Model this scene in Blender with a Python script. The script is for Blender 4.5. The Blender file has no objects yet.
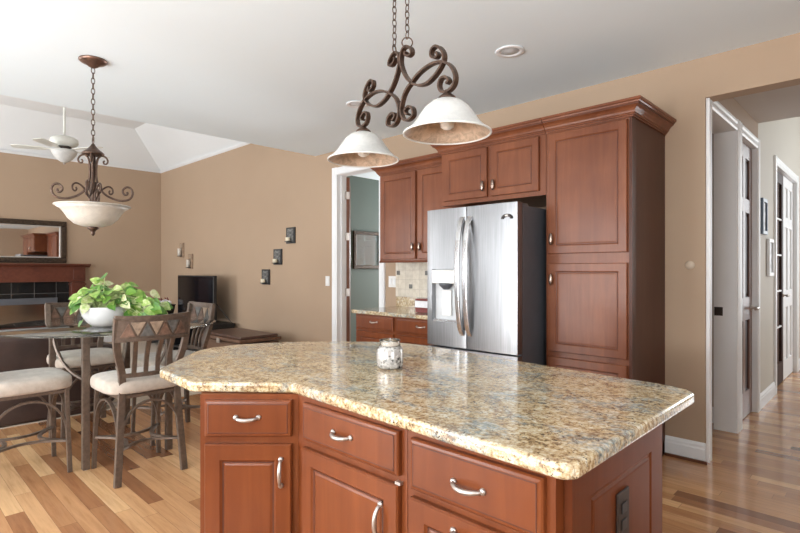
import bpy, bmesh, math, random
from mathutils import Vector, Matrix
random.seed(7)
C = bpy.context.scene.collection
R = math.radians
sc = bpy.context.scene

# ---------------------------------------------------------------- camera
cam_d = bpy.data.cameras.new('camera')
cam = bpy.data.objects.new('camera', cam_d)
C.objects.link(cam)
cam_d.sensor_width = 36.0
cam_d.lens = 36.0 * 514.0 / 800.0
cam_d.shift_y = 0.0044
cam_d.clip_start = 0.05
cam.location = (0, 0, 1.30)
cam.rotation_euler = (R(90), 0, R(44.07))
sc.camera = cam

# ---------------------------------------------------------------- world, exposure, daylight
w = bpy.data.worlds.new('daylight_world')
sc.world = w
w.use_nodes = True
bg = w.node_tree.nodes['Background']
bg.inputs[0].default_value = (0.80, 0.90, 1.0, 1)
bg.inputs[1].default_value = 1.0
sc.view_settings.view_transform = 'Standard'
sc.view_settings.look = 'None'
sc.view_settings.exposure = 0.34
sc.view_settings.gamma = 1.0
sc.view_settings.use_curve_mapping = False


def area(name, loc, rot, sx, sy, power, col=(1, .97, .93)):
    l = bpy.data.lights.new(name, 'AREA')
    l.shape = 'RECTANGLE'; l.size = sx; l.size_y = sy
    l.energy = power; l.color = col
    o = bpy.data.objects.new(name, l); C.objects.link(o)
    o.location = loc; o.rotation_euler = tuple(R(a) for a in rot)
    return o


# windows of the room behind and beside the camera (built as openings below), plus added fills for the ceiling
DAY = (.95, .98, 1.0)
area('window_daylight_patio', (-3.65, -2.62, 1.28), (90, 0, 0), 2.3, 2.3, 125, DAY)
area('window_daylight_patio_ground_bounce', (-3.65, -2.60, .6), (150, 0, 0), 2.2, .9, 48, DAY)  # added lamp aimed up to brighten the ceiling on the dining side
area('window_daylight_kitchen', (-0.6, -2.62, 1.60), (90, 0, 0), 2.0, 1.3, 62, DAY)
area('window_daylight_kitchen_ground_bounce', (-0.6, -2.60, 1.3), (150, 0, 0), 1.9, .6, 115, DAY)  # added upward fill, lifts the right part of the kitchen ceiling
area('window_daylight_great_room_a', (-6.9, -2.62, 1.6), (90, 0, 0), .36, 2.2, 7, DAY)
area('window_daylight_great_room_b', (-6.0, -2.62, 1.6), (90, 0, 0), .36, 2.2, 7, DAY)
area('window_daylight_great_room_c', (-8.7, -2.62, 1.6), (90, 0, 0), 1.7, 2.3, 100, DAY)
area('window_daylight_great_room_ground_bounce', (-8.7, -2.60, .9), (150, 0, 0), 1.6, .8, 45, DAY)  # added fill thrown up at the great-room tray
area('window_daylight_side', (1.80, 0.1, 1.60), (90, 0, 90), 1.6, 1.3, 14, DAY)
area('window_daylight_side_ground_bounce', (1.78, 0.1, 1.35), (150, 0, 90), 1.5, .6, 36, DAY)  # added fill from the right wall, whitens the ceiling there
area('window_daylight_foyer', (1.0, 9.72, 2.0), (-90, 0, 0), 1.5, 2.6, 90, (.93, .97, 1.0))
area('window_daylight_green_room', (-5.2, 7.62, 1.5), (-90, 0, 0), .9, 1.3, 110, DAY)


# ---------------------------------------------------------------- materials
def new_mat(name):
    m = bpy.data.materials.new(name); m.use_nodes = True
    nt = m.node_tree; b = nt.nodes['Principled BSDF']
    return m, nt, b


def N(nt, t, **kw):
    n = nt.nodes.new(t)
    for k, v in kw.items():
        setattr(n, k, v)
    return n


def ramp(nt, stops, fac, interp='LINEAR'):
    r = N(nt, 'ShaderNodeValToRGB')
    r.color_ramp.interpolation = interp
    e = r.color_ramp.elements
    e[0].position, e[0].color = stops[0][0], (*stops[0][1], 1)
    e[1].position, e[1].color = stops[-1][0], (*stops[-1][1], 1)
    for p, c in stops[1:-1]:
        x = e.new(p); x.color = (*c, 1)
    nt.links.new(fac, r.inputs[0])
    return r


def noise(nt, scale, detail=4, rough=.55, vec=None, mapscale=None, coord='Object', rot=None, dist=0):
    n = N(nt, 'ShaderNodeTexNoise')
    n.inputs['Scale'].default_value = scale
    n.inputs['Detail'].default_value = detail
    n.inputs['Roughness'].default_value = rough
    n.inputs['Distortion'].default_value = dist
    if vec is None:
        tc = N(nt, 'ShaderNodeTexCoord'); vec = tc.outputs[coord]
    if mapscale or rot:
        mp = N(nt, 'ShaderNodeMapping')
        if mapscale: mp.inputs['Scale'].default_value = mapscale
        if rot: mp.inputs['Rotation'].default_value = rot
        nt.links.new(vec, mp.inputs[0]); vec = mp.outputs[0]
    nt.links.new(vec, n.inputs['Vector'])
    return n


def bump(nt, b, height, strength=.1, dist=.01):
    bp = N(nt, 'ShaderNodeBump')
    bp.inputs['Strength'].default_value = strength
    bp.inputs['Distance'].default_value = dist
    nt.links.new(height, bp.inputs['Height'])
    nt.links.new(bp.outputs[0], b.inputs['Normal'])


def plain(name, col, rough=.5, metal=0, var=.06, scale=8, bmp=0, bscale=60, coat=0, spec=None):
    """painted / moulded surface with a slight procedural tone variation"""
    m, nt, b = new_mat(name)
    n = noise(nt, scale)
    c0 = tuple(max(0, c * (1 - var)) for c in col); c1 = tuple(min(1, c * (1 + var)) for c in col)
    r = ramp(nt, [(.3, c0), (.7, c1)], n.outputs[0])
    nt.links.new(r.outputs[0], b.inputs['Base Color'])
    b.inputs['Roughness'].default_value = rough
    b.inputs['Metallic'].default_value = metal
    if coat:
        b.inputs['Coat Weight'].default_value = coat
        b.inputs['Coat Roughness'].default_value = .15
    if spec is not None: b.inputs['Specular IOR Level'].default_value = spec
    if bmp:
        n2 = noise(nt, bscale, 6)
        bump(nt, b, n2.outputs[0], bmp, .005)
    return m


def wood(name, dark, mid, light, axis='Z', rough=.36, coat=.18, s=1.0):
    m, nt, b = new_mat(name)
    ms = {'Z': (14, 14, 1.1), 'X': (1.1, 14, 14), 'Y': (14, 1.1, 14)}[axis]
    n = noise(nt, 1.5 * s, 5, .6, mapscale=ms, dist=.6)
    n2 = noise(nt, 2.0, 3)
    mx = N(nt, 'ShaderNodeMath', operation='MULTIPLY_ADD')
    nt.links.new(n.outputs[0], mx.inputs[0]); mx.inputs[1].default_value = .40
    m2 = N(nt, 'ShaderNodeMath', operation='MULTIPLY'); nt.links.new(n2.outputs[0], m2.inputs[0]); m2.inputs[1].default_value = .60
    nt.links.new(m2.outputs[0], mx.inputs[2])
    r = ramp(nt, [(.32, dark), (.5, mid), (.68, light)], mx.outputs[0])
    nt.links.new(r.outputs[0], b.inputs['Base Color'])
    b.inputs['Roughness'].default_value = rough
    b.inputs['Coat Weight'].default_value = coat
    b.inputs['Coat Roughness'].default_value = .18
    b.inputs['Specular IOR Level'].default_value = .22
    bump(nt, b, n.outputs[0], .03, .002)
    return m


M = {}
M['wall'] = plain('tan_wall_paint', (.41, .293, .200), .75, var=.02, scale=1.5, bmp=.05, bscale=180)
M['wall_hall'] = plain('hall_wall_paint', (.56, .52, .45), .7, var=.02, scale=1.5, bmp=.05, bscale=180)
M['wall_green'] = plain('sage_green_wall_paint', (.105, .135, .115), .7, var=.03, scale=1.5)
M['ceil'] = plain('white_ceiling_paint', (.80, .885, .93), .85, var=.01, scale=1.2, bmp=.06, bscale=150)  # blue tint in the colour cancels warm bounce light on the ceiling
M['ceil_tray'] = plain('soft_white_tray_paint', (.80, .82, .83), .85, var=.01, scale=1.2, bmp=.06, bscale=150)  # same ceiling white, without the tint against bounce light
M['hallceil'] = plain('hall_ceiling_paint', (.55, .52, .49), .85, var=.01)
M['trim'] = plain('white_trim_paint', (.80, .81, .82), .45, var=.01)
M['carpet'] = plain('beige_carpet', (.56, .47, .38), .95, var=.10, scale=90, bmp=.6, bscale=300)
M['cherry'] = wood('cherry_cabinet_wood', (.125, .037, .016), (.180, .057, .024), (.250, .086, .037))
M['cherry_dark'] = wood('cherry_cabinet_end_wood', (.100, .027, .011), (.128, .036, .014), (.155, .048, .020), coat=0)  # shaded copy of the cherry, for ends turned from the light
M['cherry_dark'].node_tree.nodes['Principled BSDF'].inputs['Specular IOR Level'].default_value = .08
M['cherry_end'] = wood('cherry_pantry_end_wood', (.062, .021, .012), (.080, .028, .016), (.10, .036, .021), coat=0)  # darker copy again; the shade on the pantry side is in the colour
M['cherry_isl'] = wood('red_cherry_island_wood', (.120, .030, .009), (.168, .043, .0125), (.225, .064, .019))
M['mahog'] = wood('mahogany_mantel_wood', (.075, .022, .013), (.115, .034, .020), (.16, .052, .030), 'Y')
M['glazeline'] = plain('dark_cabinet_glaze', (.07, .018, .010), .45)
M['doorwood'] = wood('dark_stained_door_wood', (.16, .085, .065), (.20, .11, .085), (.26, .15, .115), rough=.35, coat=.2)  # tone lifted; part of the glare on the stiles is in the colour
M['doordark'] = plain('deep_brown_panel_stain', (.040, .016, .011), .6, spec=.2)
M['doorbrown'] = wood('brown_door_wood', (.09, .03, .015), (.13, .045, .022), (.17, .06, .03))
M['bronze'] = plain('oil_rubbed_bronze', (.10, .062, .045), .38, .75, var=.35, scale=40)
M['bronze_lt'] = plain('brushed_bronze_copper', (.20, .12, .09), .35, .8, var=.3, scale=30)
M['iron'] = plain('taupe_hammered_iron', (.145, .105, .080), .42, .35, var=.22, scale=45, bmp=.15, bscale=90)
M['nickel'] = plain('satin_nickel', (.50, .455, .42), .38, .9, var=.04)
M['pewter'] = plain('dark_nickel_knob', (.30, .22, .18), .25, .9, var=.1)
M['darkgrey'] = plain('dark_grey_enamel', (.095, .10, .115), .38, .1)
M['black'] = plain('matte_black', (.012, .012, .013), .4)
M['blackgloss'] = plain('black_screen', (.006, .006, .008), .08, var=0.02)
M['plasticwhite'] = plain('white_plastic', (.75, .74, .72), .35)
M['outlet'] = plain('dark_bronze_plate', (.025, .015, .011), .5)
M['fanwhite'] = plain('cream_white_fan_enamel', (.72, .72, .66), .35)
M['bowlwhite'] = plain('white_ceramic', (.82, .82, .82), .25, coat=.4)
M['leather'] = plain('dark_brown_leather', (.040, .022, .017), .42, var=.3, scale=6, bmp=.25, bscale=120)
M['chestleather'] = plain('brown_chest_leather', (.085, .042, .030), .35, var=.3, scale=10, bmp=.1)
M['chestwood'] = wood('brown_chest_wood', (.09, .045, .025), (.15, .08, .05), (.21, .12, .08), 'X')
M['soil'] = plain('potting_soil', (.03, .018, .01), .95, var=.4, scale=60, bmp=.6)
M['granite_edge'] = None
M['red'] = plain('dark_red_lacquer', (.16, .02, .015), .35)
M['cream'] = plain('cream_candle_wax', (.80, .72, .55), .5)
M['basket'] = plain('dark_woven_basket', (.03, .02, .018), .7, var=.4, scale=80)
M['paper'] = plain('white_tissue', (.75, .74, .76), .7, var=.08, scale=25)
M['sconcewood'] = plain('weathered_tan_plaque', (.30, .20, .13), .6, var=.4, scale=40)


def steel():
    m, nt, b = new_mat('brushed_stainless_steel')
    n = noise(nt, 3, 4, .6, mapscale=(60, 60, 1.0))
    n0 = noise(nt, .9, 2, .5, mapscale=(3.2, 1, .25))
    r = ramp(nt, [(.3, (.21, .21, .215)), (.7, (.29, .29, .295))], n.outputs[0])
    nt.links.new(r.outputs[0], b.inputs['Base Color'])
    b.inputs['Metallic'].default_value = .95
    b.inputs['Roughness'].default_value = .30
    try:
        b.inputs['Anisotropic'].default_value = .5
    except Exception: pass
    bump(nt, b, n0.outputs[0], .22, .02)
    return m


M['steel'] = steel()
M['steelplain'] = plain('polished_handle_steel', (.70, .70, .71), .20, .95, var=.02)
M['dispenser'] = plain('pale_grey_dispenser_plastic', (.62, .63, .64), .3, .2)


def mirror_mat(name, col=(.85, .85, .86), rough=.02):
    m, nt, b = new_mat(name)
    n = noise(nt, 2)
    r = ramp(nt, [(0, tuple(c * .98 for c in col)), (1, col)], n.outputs[0])
    nt.links.new(r.outputs[0], b.inputs['Base Color'])
    b.inputs['Metallic'].default_value = 1; b.inputs['Roughness'].default_value = rough
    return m


M['mirror'] = mirror_mat('mirror_silver')
M['smokedmirror'] = mirror_mat('pale_mirror_silver', (.8, .86, .9), .05)


def granite():
    m, nt, b = new_mat('gold_grey_granite')
    tc = N(nt, 'ShaderNodeTexCoord'); v = tc.outputs['Object']
    n1a = noise(nt, 75, 5, .75, v); n1b = noise(nt, 13, 4, .6, v)
    n1 = N(nt, 'ShaderNodeMix', data_type='FLOAT'); n1.inputs[0].default_value = .25
    nt.links.new(n1a.outputs[0], n1.inputs[2]); nt.links.new(n1b.outputs[0], n1.inputs[3])
    base = ramp(nt, [(.37, (.11, .065, .030)), (.43, (.32, .205, .10)), (.49, (.52, .385, .215)), (.55, (.63, .53, .36)), (.64, (.76, .72, .60))], n1.outputs[0])
    # blue-grey drifts
    n2 = noise(nt, 3.4, 5, .62, v, mapscale=(1.0, 1.7, 1), rot=(0, 0, R(25)), dist=.5)
    n2b = noise(nt, 55, 4, .7, v)
    mask = ramp(nt, [(.49, (0, 0, 0)), (.58, (1, 1, 1))], n2.outputs[0])
    mul = N(nt, 'ShaderNodeMath', operation='MULTIPLY'); nt.links.new(mask.outputs[0], mul.inputs[0])
    rm = ramp(nt, [(.38, (0, 0, 0)), (.56, (.85, .85, .85))], n2b.outputs[0]); nt.links.new(rm.outputs[0], mul.inputs[1])
    grey = ramp(nt, [(.40, (.10, .14, .15)), (.60, (.42, .46, .45))], n1.outputs[0])
    mix = N(nt, 'ShaderNodeMix', data_type='RGBA')
    nt.links.new(mul.outputs[0], mix.inputs[0]); nt.links.new(base.outputs[0], mix.inputs[6]); nt.links.new(grey.outputs[0], mix.inputs[7])
    # dark brown flecks
    vo = N(nt, 'ShaderNodeTexVoronoi'); vo.inputs['Scale'].default_value = 85
    nw = noise(nt, 60, 3, .6, v)
    add = N(nt, 'ShaderNodeMixRGB'); add.inputs[0].default_value = .04
    nt.links.new(v, add.inputs[1]); nt.links.new(nw.outputs[1], add.inputs[2])
    nt.links.new(add.outputs[0], vo.inputs['Vector'])
    fl = ramp(nt, [(.22, (1, 1, 1)), (.34, (0, 0, 0))], vo.outputs['Distance'])
    n3 = noise(nt, 19, 3, .6, v)
    fm = ramp(nt, [(.46, (0, 0, 0)), (.58, (1, 1, 1))], n3.outputs[0])
    mu2 = N(nt, 'ShaderNodeMath', operation='MULTIPLY'); nt.links.new(fl.outputs[0], mu2.inputs[0]); nt.links.new(fm.outputs[0], mu2.inputs[1])
    mix2 = N(nt, 'ShaderNodeMix', data_type='RGBA')
    nt.links.new(mu2.outputs[0], mix2.inputs[0]); nt.links.new(mix.outputs[2], mix2.inputs[6]); mix2.inputs[7].default_value = (.055, .035, .025, 1)
    # rusty veins
    n4 = noise(nt, 2.2, 6, .6, v, mapscale=(1, 2.2, 1), rot=(0, 0, R(35)), dist=1.2)
    ve = ramp(nt, [(.485, (0, 0, 0)), (.50, (.6, .6, .6)), (.515, (0, 0, 0))], n4.outputs[0])
    mix3 = N(nt, 'ShaderNodeMix', data_type='RGBA')
    nt.links.new(ve.outputs[0], mix3.inputs[0]); nt.links.new(mix2.outputs[2], mix3.inputs[6]); mix3.inputs[7].default_value = (.22, .12, .07, 1)
    nt.links.new(mix3.outputs[2], b.inputs['Base Color'])
    b.inputs['Roughness'].default_value = .12
    b.inputs['Coat Weight'].default_value = .25
    b.inputs['Coat Roughness'].default_value = .04
    return m


M['granite'] = granite()


def floor_mat():
    m, nt, b = new_mat('mixed_tone_hardwood_planks')
    L = nt.links
    tc = N(nt, 'ShaderNodeTexCoord')
    sep = N(nt, 'ShaderNodeSeparateXYZ'); L.new(tc.outputs['Object'], sep.inputs[0])

    def math_(op, a, bb=None, c=None):
        n = N(nt, 'ShaderNodeMath', operation=op)
        for i, x in enumerate((a, bb, c)):
            if x is None: continue
            if isinstance(x, (int, float)): n.inputs[i].default_value = x
            else: L.new(x, n.inputs[i])
        return n.outputs[0]
    W, LEN, SEED = .083, 1.15, 208  # seed chosen for paler planks on the side where daylight falls
    ry = math_('DIVIDE', sep.outputs[1], W)
    row = math_('FLOOR', ry)
    fy = math_('FRACT', ry)
    wn = N(nt, 'ShaderNodeTexWhiteNoise', noise_dimensions='1D'); L.new(math_('ADD', row, SEED), wn.inputs['W'])
    rx = math_('ADD', math_('DIVIDE', sep.outputs[0], LEN), math_('MULTIPLY', wn.outputs[0], 7.3))
    col = math_('FLOOR', rx); fx = math_('FRACT', rx)
    cmb = N(nt, 'ShaderNodeCombineXYZ'); L.new(math_('ADD', row, SEED), cmb.inputs[0]); L.new(col, cmb.inputs[1])
    wn2 = N(nt, 'ShaderNodeTexWhiteNoise', noise_dimensions='2D'); L.new(cmb.outputs[0], wn2.inputs['Vector'])
    tone = ramp(nt, [(0, (.22, .088, .038)), (.22, (.36, .160, .070)), (.55, (.51, .255, .115)), (.82, (.62, .345, .165)), (1, (.78, .50, .26))], wn2.outputs[0])
    # grain, shifted per plank
    off = N(nt, 'ShaderNodeVectorMath', operation='MULTIPLY_ADD')
    L.new(wn2.outputs[1], off.inputs[0]); off.inputs[1].default_value = (9, 9, 9); L.new(tc.outputs['Object'], off.inputs[2])
    g = noise(nt, 3.0, 6, .65, off.outputs[0], mapscale=(1.0, 13, 1), dist=.4)
    gr = ramp(nt, [(.30, (.78, .74, .70)), (.5, (.96, .96, .96)), (.7, (1.08, 1.08, 1.08))], g.outputs[0])
    mx = N(nt, 'ShaderNodeMix', data_type='RGBA', blend_type='MULTIPLY'); mx.inputs[0].default_value = 1
    L.new(tone.outputs[0], mx.inputs[6]); L.new(gr.outputs[0], mx.inputs[7])
    # joints
    ey = math_('MINIMUM', fy, math_('SUBTRACT', 1, fy))
    ex = math_('MINIMUM', fx, math_('SUBTRACT', 1, fx))
    gy = math_('LESS_THAN', ey, .012); gx = math_('LESS_THAN', ex, .0013)
    gap = math_('MAXIMUM', gy, gx)
    mx2 = N(nt, 'ShaderNodeMix', data_type='RGBA'); L.new(math_('MULTIPLY', gap, .55), mx2.inputs[0])
    L.new(mx.outputs[2], mx2.inputs[6]); mx2.inputs[7].default_value = (.10, .05, .03, 1)
    L.new(mx2.outputs[2], b.inputs['Base Color'])
    b.inputs['Roughness'].default_value = .22
    b.inputs['Coat Weight'].default_value = .3; b.inputs['Coat Roughness'].default_value = .12
    inv = math_('SUBTRACT', 1, gap)
    bump(nt, b, inv, .12, .002)
    return m


M['floor'] = floor_mat()


def glass_mat(name, col=(.93, .98, .96), rough=0.0):
    m, nt, b = new_mat(name)
    n = noise(nt, 3); r = ramp(nt, [(0, tuple(c * .99 for c in col)), (1, col)], n.outputs[0])
    nt.links.new(r.outputs[0], b.inputs['Base Color'])
    b.inputs['Transmission Weight'].default_value = 1
    b.inputs['Roughness'].default_value = rough
    b.inputs['IOR'].default_value = 1.5
    return m


M['glass'] = glass_mat('clear_table_glass', (.86, .95, .92))
M['jarglass'] = glass_mat('clear_jar_glass')
M['votiveglass'] = glass_mat('votive_glass', (.98, .93, .85), .15)


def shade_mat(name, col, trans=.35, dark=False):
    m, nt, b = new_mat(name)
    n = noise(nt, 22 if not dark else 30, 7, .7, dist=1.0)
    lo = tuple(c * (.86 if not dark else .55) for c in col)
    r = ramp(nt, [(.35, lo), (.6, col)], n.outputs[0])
    nt.links.new(r.outputs[0], b.inputs['Base Color'])
    b.inputs['Roughness'].default_value = .35
    b.inputs['Subsurface Weight'].default_value = 0
    return m


M['alabaster'] = shade_mat('alabaster_glass', (.62, .61, .585))
M['alabaster_warm'] = shade_mat('warm_marbled_glass', (.62, .57, .50))
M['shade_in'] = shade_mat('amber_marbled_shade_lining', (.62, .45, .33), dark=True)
M['rimwhite'] = plain('pale_shade_rim', (.68, .67, .64), .3)
M['bulb'] = plain('frosted_bulb', (.92, .90, .86), .4)


def fabric():
    m, nt, b = new_mat('beige_suede_fabric')
    n = noise(nt, 14, 5, .6)
    r = ramp(nt, [(.3, (.39, .325, .265)), (.7, (.55, .475, .405))], n.outputs[0])
    nt.links.new(r.outputs[0], b.inputs['Base Color'])
    b.inputs['Roughness'].default_value = .85
    b.inputs['Sheen Weight'].default_value = .3
    n2 = noise(nt, 300, 3); bump(nt, b, n2.outputs[0], .2, .002)
    return m


M['fabric'] = fabric()


def cells(name, cols, scale, rough=.5, metal=0, coord='Object', gap=None, gapw=.05):
    m, nt, b = new_mat(name)
    tc = N(nt, 'ShaderNodeTexCoord')
    vo = N(nt, 'ShaderNodeTexVoronoi'); vo.inputs['Scale'].default_value = scale
    nt.links.new(tc.outputs[coord], vo.inputs['Vector'])
    sp = N(nt, 'ShaderNodeSeparateColor'); nt.links.new(vo.outputs['Color'], sp.inputs[0])
    k = len(cols)
    r = ramp(nt, [(i / (k - 1), c) for i, c in enumerate(cols)], sp.outputs[0])
    out = r.outputs[0]
    if gap:
        v2 = N(nt, 'ShaderNodeTexVoronoi', feature='DISTANCE_TO_EDGE'); v2.inputs['Scale'].default_value = scale
        nt.links.new(tc.outputs[coord], v2.inputs['Vector'])
        lt = N(nt, 'ShaderNodeMath', operation='LESS_THAN'); nt.links.new(v2.outputs['Distance'], lt.inputs[0]); lt.inputs[1].default_value = gapw
        mx = N(nt, 'ShaderNodeMix', data_type='RGBA'); nt.links.new(lt.outputs[0], mx.inputs[0]); nt.links.new(out, mx.inputs[6]); mx.inputs[7].default_value = (*gap, 1)
        out = mx.outputs[2]
    nt.links.new(out, b.inputs['Base Color'])
    b.inputs['Roughness'].default_value = rough; b.inputs['Metallic'].default_value = metal
    return m


M['jarmosaic'] = cells('silver_crackle_mosaic', [(.62, .60, .58), (.42, .40, .38), (.75, .73, .70), (.03, .028, .025), (.55, .52, .5), (.05, .045, .04), (.7, .68, .66)], 105, .2, .3, gap=(.45, .43, .4), gapw=.06)
M['slate_rust'] = plain('rust_slate_tile', (.19, .11, .075), .55, var=.5, scale=28)
M['slate_grey'] = plain('grey_slate_tile', (.13, .125, .115), .5, var=.4, scale=30)
M['slate_tan'] = plain('tan_slate_tile', (.33, .24, .17), .5, var=.4, scale=30)
M['plaque'] = cells('embossed_grey_black_tile', [(.03, .03, .03), (.22, .22, .21), (.06, .06, .06), (.15, .14, .13)], 60, .5)
M['frameornate'] = plain('antique_bronze_frame', (.055, .035, .022), .45, .5, var=.7, scale=50, bmp=.6, bscale=60)
M['silverframe'] = plain('silver_frame_edge', (.6, .58, .55), .3, .7)


def tiles_mat(name, col, gapc, sx, sz, axis='xz', rough=.4, accents=None, var=.05):
    m, nt, b = new_mat(name)
    L = nt.links
    tc = N(nt, 'ShaderNodeTexCoord')
    sep = N(nt, 'ShaderNodeSeparateXYZ'); L.new(tc.outputs['Object'], sep.inputs[0])
    cmb = N(nt, 'ShaderNodeCombineXYZ')
    L.new(sep.outputs[{'x': 0, 'y': 1}[axis[0]]], cmb.inputs[0]); L.new(sep.outputs[2], cmb.inputs[1])
    br = N(nt, 'ShaderNodeTexBrick'); br.offset = 0
    L.new(cmb.outputs[0], br.inputs['Vector'])
    br.inputs['Scale'].default_value = 1
    br.inputs['Brick Width'].default_value = sx; br.inputs['Row Height'].default_value = sz
    br.inputs['Mortar Size'].default_value = .0025
    br.inputs['Color1'].default_value = (*[c * (1 - var) for c in col], 1)
    br.inputs['Color2'].default_value = (*[min(1, c * (1 + var)) for c in col], 1)
    br.inputs['Mortar'].default_value = (*gapc, 1)
    n = noise(nt, 20, 6, .6)
    r = ramp(nt, [(.3, (.80, .78, .74)), (.6, (1, 1, 1))], n.outputs[0])
    mx = N(nt, 'ShaderNodeMix', data_type='RGBA', blend_type='MULTIPLY'); mx.inputs[0].default_value = 1
    L.new(br.outputs[0], mx.inputs[6]); L.new(r.outputs[0], mx.inputs[7])
    L.new(mx.outputs[2], b.inputs['Base Color']); b.inputs['Roughness'].default_value = rough
    return m


M['backsplash'] = tiles_mat('cream_travertine_tile', (.66, .60, .50), (.54, .48, .40), .10, .10)
M['fptile'] = tiles_mat('black_marble_tile', (.012, .013, .014), (.22, .21, .20), .305, .305, 'xz', .12)


def leaf_mat():
    m, nt, b = new_mat('variegated_pothos_leaf')
    oi = N(nt, 'ShaderNodeAttribute'); oi.attribute_name = 'leafid'
    n = noise(nt, 38, 4, .65)
    ad = N(nt, 'ShaderNodeMath', operation='MULTIPLY_ADD')
    nt.links.new(oi.outputs['Fac'], ad.inputs[0]); ad.inputs[1].default_value = .5; 
    mm = N(nt, 'ShaderNodeMath', operation='MULTIPLY'); nt.links.new(n.outputs[0], mm.inputs[0]); mm.inputs[1].default_value = .55
    nt.links.new(mm.outputs[0], ad.inputs[2])
    r = ramp(nt, [(.12, (.030, .095, .018)), (.34, (.075, .20, .028)), (.52, (.16, .32, .04)), (.66, (.34, .46, .12)), (.80, (.70, .70, .45))], ad.outputs[0])
    nt.links.new(r.outputs[0], b.inputs['Base Color'])
    b.inputs['Roughness'].default_value = .38
    return m


M['leaf'] = leaf_mat()
M['stem'] = plain('pale_green_stem', (.40, .48, .20), .5)


# ---------------------------------------------------------------- mesh helpers
class MB:
    def __init__(s):
        s.v = []; s.f = []; s.sm = []; s.attr = []; s.T = Matrix.Identity(4); s.cur = 0.0

    def add(s, verts, faces, smooth=False):
        o = len(s.v)
        for p in verts:
            s.v.append(tuple(s.T @ Vector(p))); s.attr.append(s.cur)
        for f in faces:
            s.f.append([i + o for i in f]); s.sm.append(smooth)
        return s

    def box(s, x0, x1, y0, y1, z0, z1):
        v = [(x0, y0, z0), (x1, y0, z0), (x1, y1, z0), (x0, y1, z0), (x0, y0, z1), (x1, y0, z1), (x1, y1, z1), (x0, y1, z1)]
        return s.add(v, [(0, 3, 2, 1), (4, 5, 6, 7), (0, 1, 5, 4), (1, 2, 6, 5), (2, 3, 7, 6), (3, 0, 4, 7)])

    def prism(s, poly, z0, z1):
        n = len(poly)
        v = [(x, y, z0) for x, y in poly] + [(x, y, z1) for x, y in poly]
        f = [tuple(reversed(range(n))), tuple(range(n, 2 * n))]
        f += [(i, (i + 1) % n, n + (i + 1) % n, n + i) for i in range(n)]
        return s.add(v, f)

    def extr(s, poly, axis, a0, a1):
        """polygon given in the two other axes, extruded along axis"""
        n = len(poly)
        def P(p, a):
            return {'x': (a, p[0], p[1]), 'y': (p[0], a, p[1])}[axis]
        v = [P(p, a0) for p in poly] + [P(p, a1) for p in poly]
        f = [tuple(reversed(range(n))), tuple(range(n, 2 * n))]
        f += [(i, (i + 1) % n, n + (i + 1) % n, n + i) for i in range(n)]
        return s.add(v, f)

    def lathe(s, prof, c=(0, 0, 0), seg=32, smooth=True, closed=False):
        """prof: (r, z) list, around z through c"""
        v = []; f = []; n = len(prof)
        for r, z in prof:
            for k in range(seg):
                a = 2 * math.pi * k / seg
                v.append((c[0] + r * math.cos(a), c[1] + r * math.sin(a), c[2] + z))
        for i in range(n - 1 if not closed else n):
            j = (i + 1) % n
            for k in range(seg):
                k2 = (k + 1) % seg
                f.append((i * seg + k, i * seg + k2, j * seg + k2, j * seg + k))
        if not closed:
            if prof[0][0] > 1e-6: f.append(tuple(reversed(range(seg))))
            if prof[-1][0] > 1e-6: f.append(tuple(range((n - 1) * seg, n * seg)))
        return s.add(v, f, smooth)

    def tube(s, pts, r, seg=8, flat=None, closed=False, smooth=True, up=None):
        """round (or flat=(w,h)) section swept along pts; r number or list"""
        pts = [Vector(p) for p in pts]; n = len(pts)
        rs = r if isinstance(r, (list, tuple)) else [r] * n
        v = []; f = []
        prev = None
        for i in range(n):
            if closed: t = pts[(i + 1) % n] - pts[i - 1]
            else: t = pts[min(i + 1, n - 1)] - pts[max(i - 1, 0)]
            if t.length < 1e-9: t = Vector((0, 0, 1))
            t.normalize()
            if up is not None:
                a = Vector(up); a = a - t * a.dot(t)
                if a.length < 1e-6: a = t.orthogonal()
                a.normalize()
            elif prev is None:
                a = t.orthogonal().normalized()
            else:
                a = prev - t * prev.dot(t)
                if a.length < 1e-6: a = t.orthogonal()
                a.normalize()
            prev = a; b = t.cross(a)
            if flat:
                w_, h_ = flat; q = rs[i]
                for sx, sy in ((-1, -1), (1, -1), (1, 1), (-1, 1)):
                    v.append(pts[i] + a * (sx * w_ / 2 * q) + b * (sy * h_ / 2 * q))
            else:
                for k in range(seg):
                    an = 2 * math.pi * k / seg
                    v.append(pts[i] + (a * math.cos(an) + b * math.sin(an)) * rs[i])
        m = 4 if flat else seg
        for i in range(n if closed else n - 1):
            j = (i + 1) % n
            for k in range(m):
                k2 = (k + 1) % m
                f.append((i * m + k, i * m + k2, j * m + k2, j * m + k))
        if not closed:
            f.append(tuple(reversed(range(m)))); f.append(tuple(range((n - 1) * m, n * m)))
        return s.add(v, f, smooth and not flat)

    def panel(s, x0, x1, z0, z1, y0, rings, th=.02):
        """routed door / drawer front facing -y: nested rectangles (inset, dy)"""
        rr = [(0, th)] + list(rings)
        v = []; f = []
        for ins, dy in rr:
            a, b, c, d = x0 + ins, x1 - ins, z0 + ins, z1 - ins
            v += [(a, y0 + dy, c), (b, y0 + dy, c), (b, y0 + dy, d), (a, y0 + dy, d)]
        f.append((3, 2, 1, 0))
        for i in range(len(rr) - 1):
            for k in range(4):
                k2 = (k + 1) % 4
                f.append((i * 4 + k, i * 4 + k2, i * 4 + 4 + k2, i * 4 + 4 + k))
        q = (len(rr) - 1) * 4
        f.append((q, q + 1, q + 2, q + 3))
        return s.add(v, f)

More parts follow.
